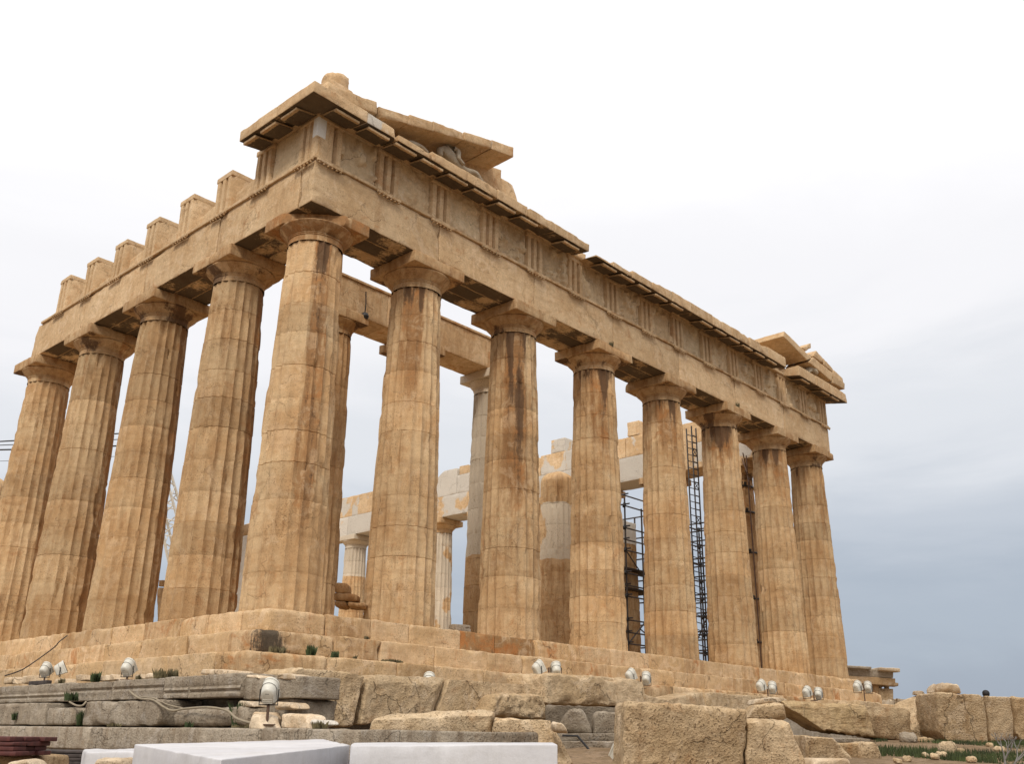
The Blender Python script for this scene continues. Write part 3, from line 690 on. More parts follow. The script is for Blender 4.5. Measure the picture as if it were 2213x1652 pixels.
for i, (a, b) in enumerate([(4.75, 7.35), (7.36, 9.17), (9.18, 13.75)]):
    P_(tput('architrave', (a, 5.55, 10.785), (b, 6.85, 12.10), M_ent, r=.02, amp=.014, chip=.10, res=.18, seed=555+i, wear=(.5, .06, 0, .28)))
    P_(tput('taenia', (a, 5.50, 12.0), (b, 5.549, 12.09), M_ent, r=.01, amp=.01, chip=.05, res=.15, seed=560+i, wear=(.4, .2, 0, .3)))

# ---- north colonnade seen through the front: partly rebuilt in new marble
NY = [4.71, 9.0, 13.3, 17.6, 21.9, 26.2, 30.5, 34.8, 39.1, 43.4, 47.7, 52.]
for i, y in enumerate(NY):
    w = pale_wear(70+i, 2.5+(i*37 % 5), 9.6, .55, .12) if y > 20 else east_wear(70+i, .75 if i == 0 else .4, .3)
    if y == 34.8: w = pale_wear(77, 7.6, 9.6, .9, .1)
    make_column(29.86, y, 0, 10.43, .952, .742, 170+i, wearf=w, seg=4 if y < 28 else 3, per=3, capwear=(.6, 0, .85, 0) if y == 34.8 else ((.55, .1, .1, .1) if y > 10 else None))
    if i == 0:
        # steel bands round the first column
        cc = LAST_COL
        for zb in (1.7, 3.7, 5.9, 7.9, 9.2):
            ring = [(.93*math.cos(a)*(1-.02*zb), .93*math.sin(a)*(1-.02*zb), zb) for a in np.linspace(0, 2*math.pi, 40)]
            v1 = tube(ring, .05, 6, False); nb = [tube([(-.62-.2*q, -.72+.1*q, zb-.06), (-.70-.2*q, -.80+.1*q, zb+.10)], .07, 6) for q in (0, 1)]
            v, f = merge([v1]+nb); mesh_obj('strap', v, f, M_dark, cc, None, sharp=30)
ny = [.9]+NY
for i in range(len(ny)-1):
    a, b = ny[i]+.006, ny[i+1]-.006
    newish = .80 if i in (2, 3, 4, 6, 7) else (.56 if i in (5, 8, 9) else .4)
    P_(tput('architrave', (28.98, a, 10.435), (30.7, b, 11.76), M_ent, r=.015, amp=.01, chip=.07, res=.22, seed=570+i, wear=(.62, 0, newish, .02)))
def bk(a, b, zt, s, newish, zb=11.765, cut=(), x=(28.98, 30.3)):
    P_(tput('frieze_backing', (x[0], a+.008, zb), (x[1], b-.008, zt), M_ent, r=.02, amp=.014, chip=.10, res=.18, seed=s, wear=(.64, 0, newish, .02), cuts=cut))
for i, (a, b, zt, nw) in enumerate([(.9, 4.2, 12.95, .1), (4.2, 8.4, 12.92, .1), (8.4, 10.9, 12.92, .42), (10.9, 13.3, 12.9, .3), (13.3, 15.1, 12.9, .55), (15.1, 17.0, 12.95, .5), (17.0, 18.9, 12.9, .18), (18.9, 21.9, 12.85, .4),
                                    (21.9, 24.0, 12.95, .8), (24.0, 26.4, 13.45, .62), (26.4, 28.8, 12.9, .7), (28.8, 31.6, 13.3, .52), (31.6, 34.4, 13.2, .45), (34.4, 37.5, 13.2, .48), (37.5, 41, 12.8, .3), (41, 45, 12.6, .2), (45, 48.5, 12.95, .15)]):
    bk(a, b, zt, 590+i, nw, cut=(((0, .2, .8), (0, .7, 1)),) if i == 9 else ())
bk(9.95, 10.75, 13.72, 620, .5, 12.93); bk(15.15, 16.2, 13.76, 621, .5, 12.955); bk(23.0, 23.8, 13.5, 622, .3, 12.955)
# grooves of a triglyph on the backing course
for yy in (17.55, 17.9):
    P_(tput('frieze_rib', (28.90, yy, 11.8), (28.985, yy+.16, 12.85), M_ent, r=.01, amp=.01, chip=.03, res=.2, seed=int(yy*10), wear=(.5, .1, 0, .1)))

# ================================================================== things inside and around the temple
def seg_thing(name, loc, groups, m, label, cat, rad=.03, n=6):
    t = empty(name, loc, label, cat)
    for pn, lst in groups:
        for s_ in lst:
            v, f = tubes(s_, rad if not isinstance(rad, dict) else rad[pn], n)
            mesh_obj(pn, v-np.array(loc), f, m, t, None, sharp=30)
    return t
def scaffold(x0, x1, y0, y1, zt, loc, label, step=.95, zt2=None):
    nx = max(2, int(round((x1-x0)/1.15))+1); ny_ = max(2, int(round((y1-y0)/1.3))+1)
    xs_ = np.linspace(x0, x1, nx); ys_ = np.linspace(y0, y1, ny_)
    poles = [[[(x, y, .02), (x, y, zt+random.uniform(-.5, .5))]] for x in xs_ for y in ys_ if x in (x0, x1) or y in (y0, y1)]
    rails = []; z = 1.
    k = 0
    while z < zt-.3:
        rails.append([[(x0-.25, y, z), (x1+.25, y, z+.01)] for y in (y0, y1)]+[[(x, y0-.25, z+.06), (x, y1+.25, z+.06)] for x in (x0, x1)])
        if k % 2 == 0: rails[-1] += [[(x0-.2, y0, z+.45), (x1+.2, y0, z+.45)], [(x0, y0-.2, z+.5), (x0, y1+.2, z+.5)]]
        z += step; k += 1
    br = [[[(x0, y0, 1.), (x1, y0, 2.9)]], [[(x1, y0, 2.9), (x0, y0, 4.8)]], [[(x0, y1, 1.), (x0, y0, 2.9)]], [[(x1, y0, 1.), (x1, y1, 2.9)]]]
    t = seg_thing('scaffolding', loc, [('pole', poles), ('rail', rails), ('brace', br)], M_pole, label, 'scaffolding', {'pole': .04, 'rail': .032, 'brace': .03})
    couplers = []
    for x in (x0, x1):
        for y in (y0, y1):
            z = 1.
            while z < zt-.3: couplers.append([(x-.05, y, z-.06), (x+.03, y+.02, z+.10)]); z += step
    v, f = tubes(couplers, .075, 6); mesh_obj('coupler', v-np.array(loc), f, M_dark, t, None)
    return t
sc = scaffold(20.45, 22.9, 4.95, 7.4, 7.2, (21.7, 6.2, 0.), 'dark steel scaffolding round the column stump between the fourth and fifth front columns')
v, f = block((2.2, 1.0, .06), r=.01, amp=.004, chip=.0, seed=5); mesh_obj('plank', v, f, M_blk, sc, (-.05, -.6, 4.12))
mesh_obj('plank', v, f, M_blk, sc, (.1, -.6, 3.3))
scaffold(25.3, 26.4, 3.9, 5.0, 6.9, (25.9, 4.5, 0.), 'narrow dark scaffolding tower beside the lattice mast', step=.8)
# lattice mast
b0 = on(1518, 1436, 1, 4.2); b1 = on(1492, 900, 1, 4.2)
mx, my, mh = b0[0]+.12, 4.2, 11.2
ch = [(mx, my), (mx+.42, my+.02), (mx+.2, my+.4)]
chords = [[[(x, y, 0.02), (x, y, mh)]] for x, y in ch]; rungs = []; zz = .2
lac = []
while zz < mh-.3:
    lac.append([(*ch[0], zz), (*ch[1], zz+.02)]); lac.append([(*ch[1], zz), (*ch[2], zz+.15)])
    if int(zz/.32) % 5 == 0: lac += [[(*ch[0], zz), (*ch[1], zz+.32)], [(*ch[1], zz), (*ch[0], zz+.32)]]
    zz += .32
seg_thing('lattice_mast', (mx+.2, my+.15, 0.), [('chord', chords), ('lacing', [lac])], M_pole, 'tall thin dark lattice mast like a ladder behind the sixth front column', 'mast', {'chord': .035, 'lacing': .02})
# struts at the head of the north corner
q0 = on(1612, 1010, 1, 4.0)
seg_thing('propping_frame', (28.6, 3.6, 0.), [('strut', [[[(28.2, 3.2, 9.0), (29.2, 3.9, 10.4)]], [[(27.9, 3.1, 9.4), (28.8, 3.8, 10.4)]], [[(28.9, 3.5, 8.8), (28.0, 3.3, 10.42)]], [[(27.9, 3.2, 9.5), (29.2, 3.7, 9.4)]]]), ('post', [[[(28.5, 3.4, 0.02), (28.5, 3.4, 10.42)]]])],
          M_rust, 'rusty propping frame under the architrave beside the strapped column', 'prop', .03)
# hanging lamp on the porch beam
h0 = on(791, 631, 1, 5.42); h1 = on(788, 684, 1, 5.42)
hl = empty('hanging_lamp', tuple(h1), 'dark ball lamp hanging on a rod in front of the inner porch beam', 'lamp')
v, f = tube([h0-h1, (h0-h1)*.5+[.01, -.02, 0], (0, 0, .1)], .022, 6); mesh_obj('rod', v, f, M_dark, hl)
v, f = tube([(-.02, 0, .14), (-.01, 0, .10), (0, 0, .0), (0, 0, -.10), (0, 0, -.16)], [.04, .11, .15, .12, .04], 12); mesh_obj('lamp_globe', v, f, M_dark, hl)
# loose stones on the floor
def stone_thing(px, dep, dthick, label, name='stone', cat='stone', m=None, group=None, seed=0, wear=(.5, 0, 0, 0), back=None, **k):
    """front quad TL,TR,BR,BL in the calibrated view at its own distance(s), thickness away from the viewer"""
    deps = dep if isinstance(dep, (list, tuple)) else [dep]*4
    fr = [at(u, v, d_) for (u, v), d_ in zip(px, deps)]
    hd = np.array([math.sin(YAW), math.cos(YAW), 0])*dthick if back is None else np.array(back, float)
    kk = dict(r=.025, amp=.024, chip=.12, res=.055, seed=seed, freq=2.4, facets=8, fine=.8); kk.update(k)
    kk['r'] *= .75
    o = hexa(name, fr, [p+hd for p in fr], m or M_poros, None, wear=wear, **kk)
    return tag(o, label, cat, group)
def plane_thing(px, ax, val, thick, label, **k):
    fr = [on(u, v, ax, val) for u, v in px]
    deps = [float((p-CP)@_d) for p in fr]
    bk_ = [0, 0, 0]; bk_[ax] = thick
    return stone_thing(px, deps, 0, label, back=bk_, **k)
for i, (u0, u1, v0, v1, lb) in enumerate([(722, 752, 1258, 1283, 'rounded stone, topmost of the stone pile inside the porch'), (720, 772, 1281, 1298, 'flat tan stone in the middle of the porch stone pile'), (722, 750, 1297, 1311, 'squat dark stone lowest in the porch stone pile'), (750, 790, 1300, 1312, 'thin flat stone at the right foot of the porch stone pile')]):
    stone_thing([(u0, v0), (u1, v0+3), (u1, v1+3), (u0, v1)], 24.4, .6, lb, m=M_col, seed=700+i, wear=(.35, .1, 0, .5), group='stone pile in the porch', r=.12, name='stone_fragment')
for i, (u0, u1, v0, v1, lb) in enumerate([(986, 1006, 1349, 1364, 'small grey stone slab, left one of the stack by the third front column'), (995, 1018, 1350, 1357, 'thin grey stone slab, upper right of the stack by the third front column'), (994, 1018, 1357.6, 1366, 'thin grey stone slab under another beside the third front column')]):
    plane_thing([(u0, v0), (u1, v0+2), (u1, v1+3), (u0, v1)], 1, .35, .3, lb, m=M_grey, seed=710+i, wear=(.7, 0, .3, 0), r=.02, chip=.04, amp=.01, name='stone_slab', group='grey slabs stacked on the floor edge')
for i, (u0, u1, v0, v1, lb) in enumerate([(343, 360, 1254, 1268, 'brown stone, upper of the two wedged between the third and second flank columns'), (340, 362, 1271, 1345, 'tall brown stone standing between the third and second flank columns')]):
    plane_thing([(u0, v0), (u1, v0), (u1, v1), (u0, v1)], 0, 3.2, .8, lb, m=M_col, seed=715+i, wear=(.4, .1, 0, .4), name='stone_fragment')
o = empty('marble_pier', tuple(on(532, 1330, 0, 6.3)), 'grey marble pier with tan cap between the corner column and its left neighbour', 'pier')
a = on(522, 1160, 0, 6.3); b = on(548, 1325, 0, 6.3)
v, f, c = box_block((6.3, b[1]-.6, 0), (7.0, a[1]+.3, a[2]), r=.02, amp=.008, seed=720); mesh_obj('shaft', v, f, M_new, o, c-np.array(o.location), (.42, 0, .4, 0))
v, f, c = box_block((6.28, b[1]-.6, a[2]+.004), (7.0, a[1]+.3, a[2]+.42), r=.06, amp=.02, chip=.2, seed=721); mesh_obj('cap_stone', v, f, M_ent, o, c-np.array(o.location))

# ---- crane behind the temple: lattice boom and its pendant cables
cD = 46.
c0 = at(425, 1330, cD); c1 = at(322, 930, cD)
axd = Vector(c1-c0).normalized(); sv_ = Vector(_r2); sv_ = (sv_-axd*sv_.dot(axd)).normalized(); fw = axd.cross(sv_)
Lc = (Vector(c1)-Vector(c0)).length; crn = empty('crane', tuple(c0), 'white lattice crane boom showing between the flank columns, with long cables running left', 'crane')
cor = [sv_*a_*.55+fw*b_*.55 for a_ in (-1, 1) for b_ in (-1, 1)]
for k_, q in enumerate(cor):
    v, f = tube([tuple(q), tuple(q*.55+axd*Lc)], .065, 6); mesh_obj('chord', v, f, M_white, crn)
ls = []; n_ = 22
for i in range(n_):
    t0, t1 = i/n_, (i+1)/n_; s0, s1 = 1-.45*t0, 1-.45*t1
    for (a_, b_) in ((0, 1), (1, 3), (3, 2), (2, 0)):
        A_, B_ = (a_, b_) if i % 2 else (b_, a_)
        ls.append([tuple(cor[A_]*s0+axd*Lc*t0), tuple(cor[B_]*s1+axd*Lc*t1)])
v, f = tubes(ls, .03, 5); mesh_obj('lacing', v, f, M_white, crn)
for k_, (va, vb, r_) in enumerate([(959, 952, .035), (966, 960, .022), (975, 969, .04), (1000, 985, .012)]):
    A_, B_ = at(-60, va-1, cD+1), at(326, vb-20+k_*6, cD)
    v, f = tube([tuple(A_-c0), tuple((A_+B_)/2-c0-np.array([0, 0, .05])), tuple(B_-c0)], r_, 5); mesh_obj('cable', v, f, M_dark, crn)
gz = -.02
cb = Vector(c0); v, f = block((1.5, 1.2, c0[2]+3.2), r=.05, amp=.0, chip=0, seed=1, res=1.); mesh_obj('crane_base', v, f, M_white, crn, (0, 0, -(c0[2]+3.2)/2))

# ---- distant building at the right
ec = at(1892, 1500, 78.); ew = np.array([math.cos(YAW), -math.sin(YAW), 0]); ed = np.array([math.sin(YAW), math.cos(YAW), 0])
px = 78./FPX
eb = empty('distant_temple', (ec[0], ec[1], -7.), 'small far-off grey and tan temple with jutting cornice, right of the big temple', 'temple')
def ep(name, u0, u1, v0, v1, dfront, dback, m, wear=(.5, 0, 0, 0), **k):
    fr = [at(u, v, 78.)+ed*dfront for u, v in ((u0, v0), (u1, v0+(u1-u0)*.06), (u1, v1+(u1-u0)*.06), (u0, v1))]
    kk = dict(r=.03, amp=.02, chip=.1, res=.3, seed=int(u0+v0)); kk.update(k)
    o = hexa(name, fr, [p+ed*(dback-dfront) for p in fr], m, eb, wear=wear, **kk); o.location = Vector(o.location)-Vector(eb.location)
ep('cornice', 1780, 1879, 1437, 1443, -.5, 5, M_grey, r=.06, chip=.3); ep('cornice', 1896, 1939, 1444, 1452, -.6, 5, M_rub, (.45, 0, 0, 0), r=.05, chip=.3)
ep('frieze', 1780, 1930, 1441, 1458, -.05, 4.8, M_grey, (.62, 0, 0, 0)); ep('architrave', 1780, 1934, 1458.5, 1474, -.1, 4.8, M_step, (.5, 0, 0, 0))
ep('capital', 1912, 1942, 1475, 1483, -.1, 1., M_rub, (.3, .2, 0, .4), r=.06, chip=.3); ep('wall', 1780, 1902, 1474.5, 1640, .25, 4.5, M_col, (.4, 0, 0, .2)); ep('wall', 1902, 1933, 1488, 1640, .25, 4.5, M_poros, (.45, 0, 0, .2))
for u in (1908, 1924):
    A_ = at(u, 1490, 78.)+ed*.8; B_ = at(u, 1474, 78.)+ed*.8
    v, f = tube([tuple(A_-np.array(eb.location)), tuple(B_-np.array(eb.location))], .2, 12); mesh_obj('colonnette', v, f, M_rub, eb, None, (.35, 0, 0, .3))
stone_thing([(1934, 1508), (1975, 1512), (1990, 1560), (1930, 1560)], 70., 6., 'low ruined wall of rubble beside the far-off temple', name='ruined_wall', cat='wall', m=M_rub, seed=730, wear=(.35, .1, 0, 0), r=.3, amp=.25, chip=.6, res=.4)

# ================================================================== grey foundation courses on the left (each block its own thing)
def ledge(xp, z0, z1, edges, m, labels, group, seed, depth=.9, wears=None, **k):
    for i in range(len(edges)-1):
        ua, ub = edges[i], edges[i+1]
        vm = 1485 if z1 > -1.7 else (1530 if z1 > -2.2 else 1590)
        ya = on(ua[0] if isinstance(ua, tuple) else ua, vm, 0, xp)[1]; yb = on(ub, vm, 0, xp)[1]
        kk = dict(r=.035, amp=.02, chip=.12, res=.09, seed=seed+i); kk.update(k)
        o = put_block('foundation_block', (xp, yb+.008, z0), (xp+depth, ya-.008, z1+random.uniform(-.01, .01)), m, None, (wears or {}).get(i, (.5, .05, 0, .05)), **kk)
        tag(o, labels[i], 'stone block', group)
def moulded(seed, lines, dep=.02):
    def f(p, n):
        fr = n[:, 0] < -.7; d = np.zeros(len(p))
        for z_, w_ in lines: d = d-dep*1.6*sst(w_, w_*.4, np.abs(p[:, 2]-z_))
        return np.where(fr, d, 0)
    return f
ledge(-2.4, -2.02, -1.625, [-60, 63, 150, 242, 354, 407, 520], M_grey,
      ['grey moulded block at the far left end of the upper ledge', 'grey moulded block under the two-headed floodlight, second on the upper ledge', 'grey moulded block left of the single floodlight on the upper ledge',
       'grey moulded block right below the single floodlight on the upper ledge', 'short grey moulded block between two joints on the upper ledge', 'dark rough grey block jutting over a black gap on the upper ledge'],
      'grey foundation blocks', 800, relief=moulded(1, ((.02, .03), (-.10, .03)), .03), res=.05, chip=.07, r=.02)
ledge(-2.3, -2.06, -1.70, [522, 640], M_grey, ['dark crumbling grey block behind the tall floodlight'], 'grey foundation blocks', 808, wears={0: (.35, .2, 0, .1)}, chip=.3)
ledge(-2.72, -2.52, -2.045, [-60, 100], M_grey, ['grey block with a small dark hole at the left end of the middle ledge'], 'grey foundation blocks', 810, relief=moulded(1, ((-.17, .02),), .02), res=.06)
ledge(-2.74, -2.52, -2.17, [103, 164], M_grey, ['small rounded grey block, lowest on the middle ledge'], 'grey foundation blocks', 812, r=.09)
ledge(-2.70, -2.52, -2.045, [183, 345], M_grey, ['long grey block with rough right half on the middle ledge'], 'grey foundation blocks', 814, relief=moulded(1, ((-.17, .02),), .02), res=.06, chip=.2)
ledge(-2.62, -2.52, -2.20, [364, 530], M_grey, ['rounded grey boulder-like block under the cable bend on the middle ledge'], 'grey foundation blocks', 816, r=.14, amp=.05, chip=.25)
ledge(-2.2, -2.55, -2.06, [528, 640], M_grey, ['dark pitted grey block standing behind the tall floodlight post'], 'grey foundation blocks', 818, chip=.2, amp=.04, wears={0: (.4, .1, 0, .2)})
ledge(-3.2, -2.96, -2.545, [-60, 193, 376, 562, 660, 775], M_grey,
      ['long smooth grey block behind the red planks on the lowest ledge', 'smooth grey block between two joints on the lowest ledge, left of the white slab end', 'smooth grey block right behind the left corner of the white marble slab', 'grey block below the tall floodlight on the lowest ledge', 'grey block at the right end of the lowest ledge, beside the brown boulder'],
      'grey foundation blocks', 820, res=.14, chip=.06, amp=.012, wears={0: (.62, 0, 0, .1), 1: (.6, 0, 0, .1), 2: (.55, .05, 0, .05)})
slab_o = put_block('earth_fill', (-3.15, -9.0, -4.4), (-1.3, 12., -2.56), M_grey, None, (.35, 0, 0, .2), res=1.2, amp=.03); tag(slab_o, kind='structure')
slab_o.name = 'ground_terrace'

# rubble on the ledge
rub = [(20, 1472, 30, 14), (62, 1470, 34, 16), (128, 1474, 24, 12), (172, 1466, 22, 13), (205, 1467, 26, 12), (236, 1466, 24, 12), (330, 1462, 36, 10), (300, 1464, 20, 9)]
for i, (u, v, w_, h_) in enumerate(rub):
    plane_thing([(u-w_*.4, v-h_*.5), (u+w_*.35, v-h_*.6), (u+w_*.5, v+h_*.5), (u-w_*.5, v+h_*.5)], 0, -2.15, .3, 'tan rubble stone lying on the upper grey ledge', name='rubble_stone', m=M_rub, group='rubble on the upper ledge', seed=840+i, r=.05, amp=.03, chip=.12, res=.06)
for (u0, u1, v0, v1, lb, w_, s_) in [(432, 488, 1447, 1459, 'flat pale stone on the dark grey block below the step corner', (.6, 0, .3, 0), 850), (487, 520, 1449, 1466, 'sharp pale stone chip leaning on the dark grey block', (.7, 0, .4, 0), 851), (520, 560, 1459, 1466, 'thin flat grey stone on the upper ledge near the boulder', (.55, 0, .3, 0), 852), (597, 640, 1457, 1468, 'pinkish stone just left of the big boulder top', (.5, 0, .1, 0), 853)]:
    plane_thing([(u0+4, v0), (u1-5, v0+1), (u1, v1+1), (u0, v1)], 0, -2.3, .35, lb, name='rubble_stone', m=M_rub, seed=s_, wear=w_, r=.04, chip=.1, res=.06)
for (u0, u1, v0, v1, X_, lb, w_, s_, mm) in [(600, 668, 1544, 1580, -3.05, 'pale rough stone on the lowest ledge right of the floodlight post', (.7, 0, .15, 0), 855, M_rub), (535, 566, 1545, 1580, -3.1, 'sharp pointed pale stone left of the floodlight foot', (.62, 0, .1, 0), 856, M_rub), (541, 570, 1538, 1556, -2.7, 'pale stone wedged behind the floodlight post', (.6, 0, .1, 0), 857, M_rub),
                                           (668, 692, 1556, 1568, -3.0, 'small white stone chip beside the pale rough stone', (.8, 0, .6, 0), 858, M_rub), (510, 548, 1515, 1530, -2.5, 'tan stone tucked left of the tall floodlight head', (.55, 0, 0, 0), 859, M_rub), (590, 632, 1516, 1534, -2.45, 'tan stone tucked right of the tall floodlight head', (.5, 0, 0, .1), 860, M_rub)]:
    plane_thing([(u0+5, v0), (u1-8, v0+2), (u1, v1), (u0, v1)], 0, X_, .4, lb, name='rubble_stone', m=mm, seed=s_, wear=w_, r=.07, chip=.15, res=.06)

# ================================================================== stones in front of the east steps
EY = -3.0
def er(px, lb, s, m=None, pl=EY, th=.9, **k): return plane_thing(px, 1, pl, th, lb, name='stone_block', cat='stone block', m=m or M_poros, seed=s, **k)
er([(640, 1444), (789, 1458), (764, 1572), (630, 1572)], 'big pitted brown boulder at the foot of the step corner, left of the crack', 900, r=.05, amp=.04, wear=(.55, 0, 0, 0), th=1.2)
er([(797, 1458), (968, 1466), (936, 1560), (780, 1566)], 'pitted tan block with a slanting right edge, second in the row below the steps', 901, r=.05, amp=.035, th=1.0)
er([(973, 1465), (1062, 1471), (1058, 1556), (942, 1556)], 'tan block with a vertical crack, third in the row below the steps', 902, r=.05, amp=.03)
er([(1064, 1474), (1172, 1481), (1172, 1504), (1066, 1510)], 'flat squared tan block just left of the overhanging boulder', 903, facets=1, r=.02, amp=.015, chip=.06, pl=-2.6)
er([(1072, 1500), (1172, 1503), (1192, 1556), (1050, 1548)], 'rounded tan boulder with a hollow under the flat squared block', 904, r=.13, amp=.06, pl=-3.4)
er([(1182, 1456), (1388, 1470), (1402, 1528), (1180, 1522)], 'long overhanging tan boulder with a shadowed underside below two floodlights', 905, r=.07, amp=.045, chip=.3, pl=-3.3, th=1.3)
er([(1388, 1500), (1448, 1515), (1446, 1534), (1330, 1533)], 'wedge-shaped tan block under the long overhanging boulder', 906, r=.05, pl=-2.9)
er([(1446, 1512), (1520, 1495), (1528, 1534), (1440, 1536)], 'tan block with a pointed top behind the big pitted cube', 907, r=.04, pl=-2.8)
er([(1528, 1497), (1626, 1506), (1626, 1536), (1526, 1534)], 'weathered tan block right behind the big pitted cube top', 908, r=.03, pl=-2.8)
er([(1612, 1502), (1700, 1510), (1700, 1530), (1612, 1532)], 'tan foundation block under the two-headed floodlight near the grey flat stone', 909, r=.03, pl=-2.6)
er([(1860, 1515), (1905, 1520), (1905, 1540), (1858, 1536)], 'tan block carrying the rightmost floodlight', 910, r=.03, pl=-2.4)
# grey courses glimpsed in the gap
st_ = stone_thing
st_([(1228, 1534), (1262, 1534), (1284, 1590), (1200, 1590)], 19.5, .8, 'rounded grey stone in the dark gap beneath the overhanging boulder', name='stone_block', m=M_grey, seed=915, r=.16, wear=(.55, .05, 0, 0))
st_([(1288, 1538), (1345, 1542), (1352, 1590), (1284, 1590)], 19.6, .8, 'second grey stone in the dark gap, against the big pitted cube', name='stone_block', m=M_grey, seed=916, r=.1, wear=(.5, .05, 0, 0))
st_([(1190, 1587), (1360, 1587), (1360, 1602), (1190, 1602)], 19.2, .9, 'grey moulded slab above the lowest grey block in the dark gap', name='stone_block', m=M_grey, seed=917, r=.02, amp=.012, chip=.05, wear=(.48, .05, 0, 0))
st_([(1180, 1603), (1370, 1603), (1370, 1690), (1180, 1690)], 18.9, .9, 'lowest grey block in the dark gap with a leaning rod', name='stone_block', m=M_grey, seed=918, r=.03, wear=(.5, .1, 0, 0))
st_([(1180, 1525), (1360, 1530), (1360, 1600), (1180, 1600)], 20.9, .5, 'shadowed back stone deep in the gap under the overhanging boulder', name='stone_block', m=M_grey, seed=919, wear=(.3, .2, 0, 0))
v, f = tube([tuple(at(1215, 1591, 18.6)), tuple(at(1248, 1592, 18.6)), tuple(at(1302, 1656, 18.2))], .022, 6); o = mesh_obj('metal_rod', v-at(1302, 1656, 18.2), f, M_dark, None, tuple(at(1302, 1656, 18.2))); tag(o, 'thin bent dark rod leaning in the gap left of the big pitted cube', 'rod')
# nearer row
st_([(808, 1545), (1067, 1534), (1052, 1665), (764, 1665)], [15, 15.4, 15.2, 14.8], 1.3, 'long rounded pitted boulder rising behind the right white marble block', name='stone_block', cat='stone block', m=M_poros, seed=920, r=.12, amp=.04, chip=.25, wear=(.56, 0, 0, 0))
st_([(1070, 1543), (1184, 1551), (1250, 1672), (1054, 1668)], [15, 15, 14.6, 14.8], 1.3, 'pitted boulder with a sloping right shoulder next to the white block corner', name='stone_block', cat='stone block', m=M_poros, seed=921, r=.07, amp=.03, chip=.2, wear=(.58, 0, 0, 0))
st_([(1192, 1562), (1216, 1564), (1230, 1586), (1196, 1582)], 14.5, .35, 'small pale stone on the shoulder of the sloping boulder', name='rubble_stone', m=M_rub, seed=922, r=.05, wear=(.6, 0, .1, 0))
st_([(1352, 1517), (1612, 1533), (1610, 1700), (1342, 1700)], [13, 13.5, 13.4, 12.8], 1.3, 'big squared pitted ochre limestone cube in the right foreground', facets=1, name='stone_block', cat='stone block', m=M_poros, seed=923, r=.07, amp=.04, chip=.12, wear=(.56, 0, 0, .05))
st_([(1616, 1556), (1706, 1560), (1762, 1700), (1612, 1700)], [13.6, 13.7, 13.5, 13.4], 1.2, 'pitted ochre block with a chipped slope touching the big squared cube', name='stone_block', cat='stone block', m=M_poros, seed=924, r=.05, amp=.035, wear=(.55, .04, 0, .05))
st_([(1636, 1524), (1692, 1520), (1706, 1558), (1616, 1553)], 17., .7, 'wedge of tan stone between the ochre block and the layered block', name='stone_block', m=M_poros, seed=925, r=.04, wear=(.56, 0, 0, 0))
st_([(1634, 1512), (1684, 1508), (1690, 1519), (1628, 1524)], 17.6, .6, 'flat pale grey stone lying on the tan wedge', name='rubble_stone', m=M_rub, seed=926, r=.04, wear=(.55, 0, .35, 0))
st_([(1480, 1527), (1560, 1528), (1612, 1540), (1485, 1537)], 14.6, .5, 'thin pinkish slab on the back edge of the big squared cube', name='rubble_stone', m=M_rub, seed=927, r=.03, wear=(.5, 0, 0, .1))
st_([(1692, 1515), (1872, 1524), (1890, 1592), (1722, 1572)], [19, 21, 21, 19], 1.2, 'long layered brown block with a curved underside right of the ochre blocks', name='stone_block', cat='stone block', m=M_layer, seed=928, r=.06, amp=.05, chip=.15, wear=(.55, 0, 0, .05), cuts=(((-.55, 0, -.55), (-.5, 0, -1)),))
st_([(1874, 1529), (1968, 1529), (1972, 1606), (1888, 1594)], 22., 1.2, 'rough brown block between the layered block and the split block', name='stone_block', cat='stone block', m=M_poros, seed=929, r=.05, wear=(.5, .04, 0, .1))
st_([(1972, 1520), (2018, 1501), (2012, 1610), (1968, 1610)], 22.4, 1.2, 'split block with a raking fracture left of the tall right block', name='stone_block', cat='stone block', m=M_poros, seed=930, r=.04, wear=(.58, 0, 0, 0), cuts=(((-.1, -.2, .5), (-.7, -.5, .9)),))
st_([(2024, 1498), (2124, 1503), (2136, 1608), (2030, 1606)], 21.4, 1.2, 'tall squared tan block carrying a round stone at the right', facets=1, name='stone_block', cat='stone block', m=M_poros, seed=931, r=.05, wear=(.56, 0, 0, .05), cuts=(((-.85, 0, -.7), (-1, 0, -.9)),))
st_([(2128, 1506), (2182, 1508), (2196, 1600), (2142, 1606)], 22., 1.2, 'squared tan block with a slanting left edge, second from the right edge', facets=1, name='stone_block', cat='stone block', m=M_poros, seed=932, r=.04, wear=(.56, 0, 0, .05))
st_([(2186, 1505), (2260, 1512), (2260, 1605), (2198, 1600)], 22.6, 1.2, 'tan block cut off by the right edge of the view', name='stone_block', cat='stone block', m=M_poros, seed=933, r=.05, wear=(.6, 0, 0, 0))
st_([(2042, 1476), (2072, 1477), (2083, 1501), (2030, 1500)], 21.9, .9, 'rounded boulder resting on the tall squared tan block', name='stone_block', m=M_rub, seed=934, r=.22, amp=.05, wear=(.5, 0, 0, .1))
st_([(1986, 1493), (1996, 1494), (2002, 1503), (1982, 1503)], 23., .4, 'small pinkish stone on top of the split block', name='rubble_stone', m=M_rub, seed=935, r=.05, wear=(.5, 0, 0, .1))
st_([(1742, 1588), (1800, 1592), (1868, 1670), (1745, 1670)], 15.6, 1., 'broad brownish block lying under the layered block', name='stone_block', cat='stone block', m=M_poros, seed=936, r=.08, wear=(.5, .02, 0, .1))
st_([(1786, 1608), (1866, 1608), (1872, 1670), (1800, 1670)], 16., .9, 'flat-topped grey-brown block between the broad block and the corner block', name='stone_block', cat='stone block', m=M_poros, seed=937, r=.04, wear=(.48, .05, 0, .1))
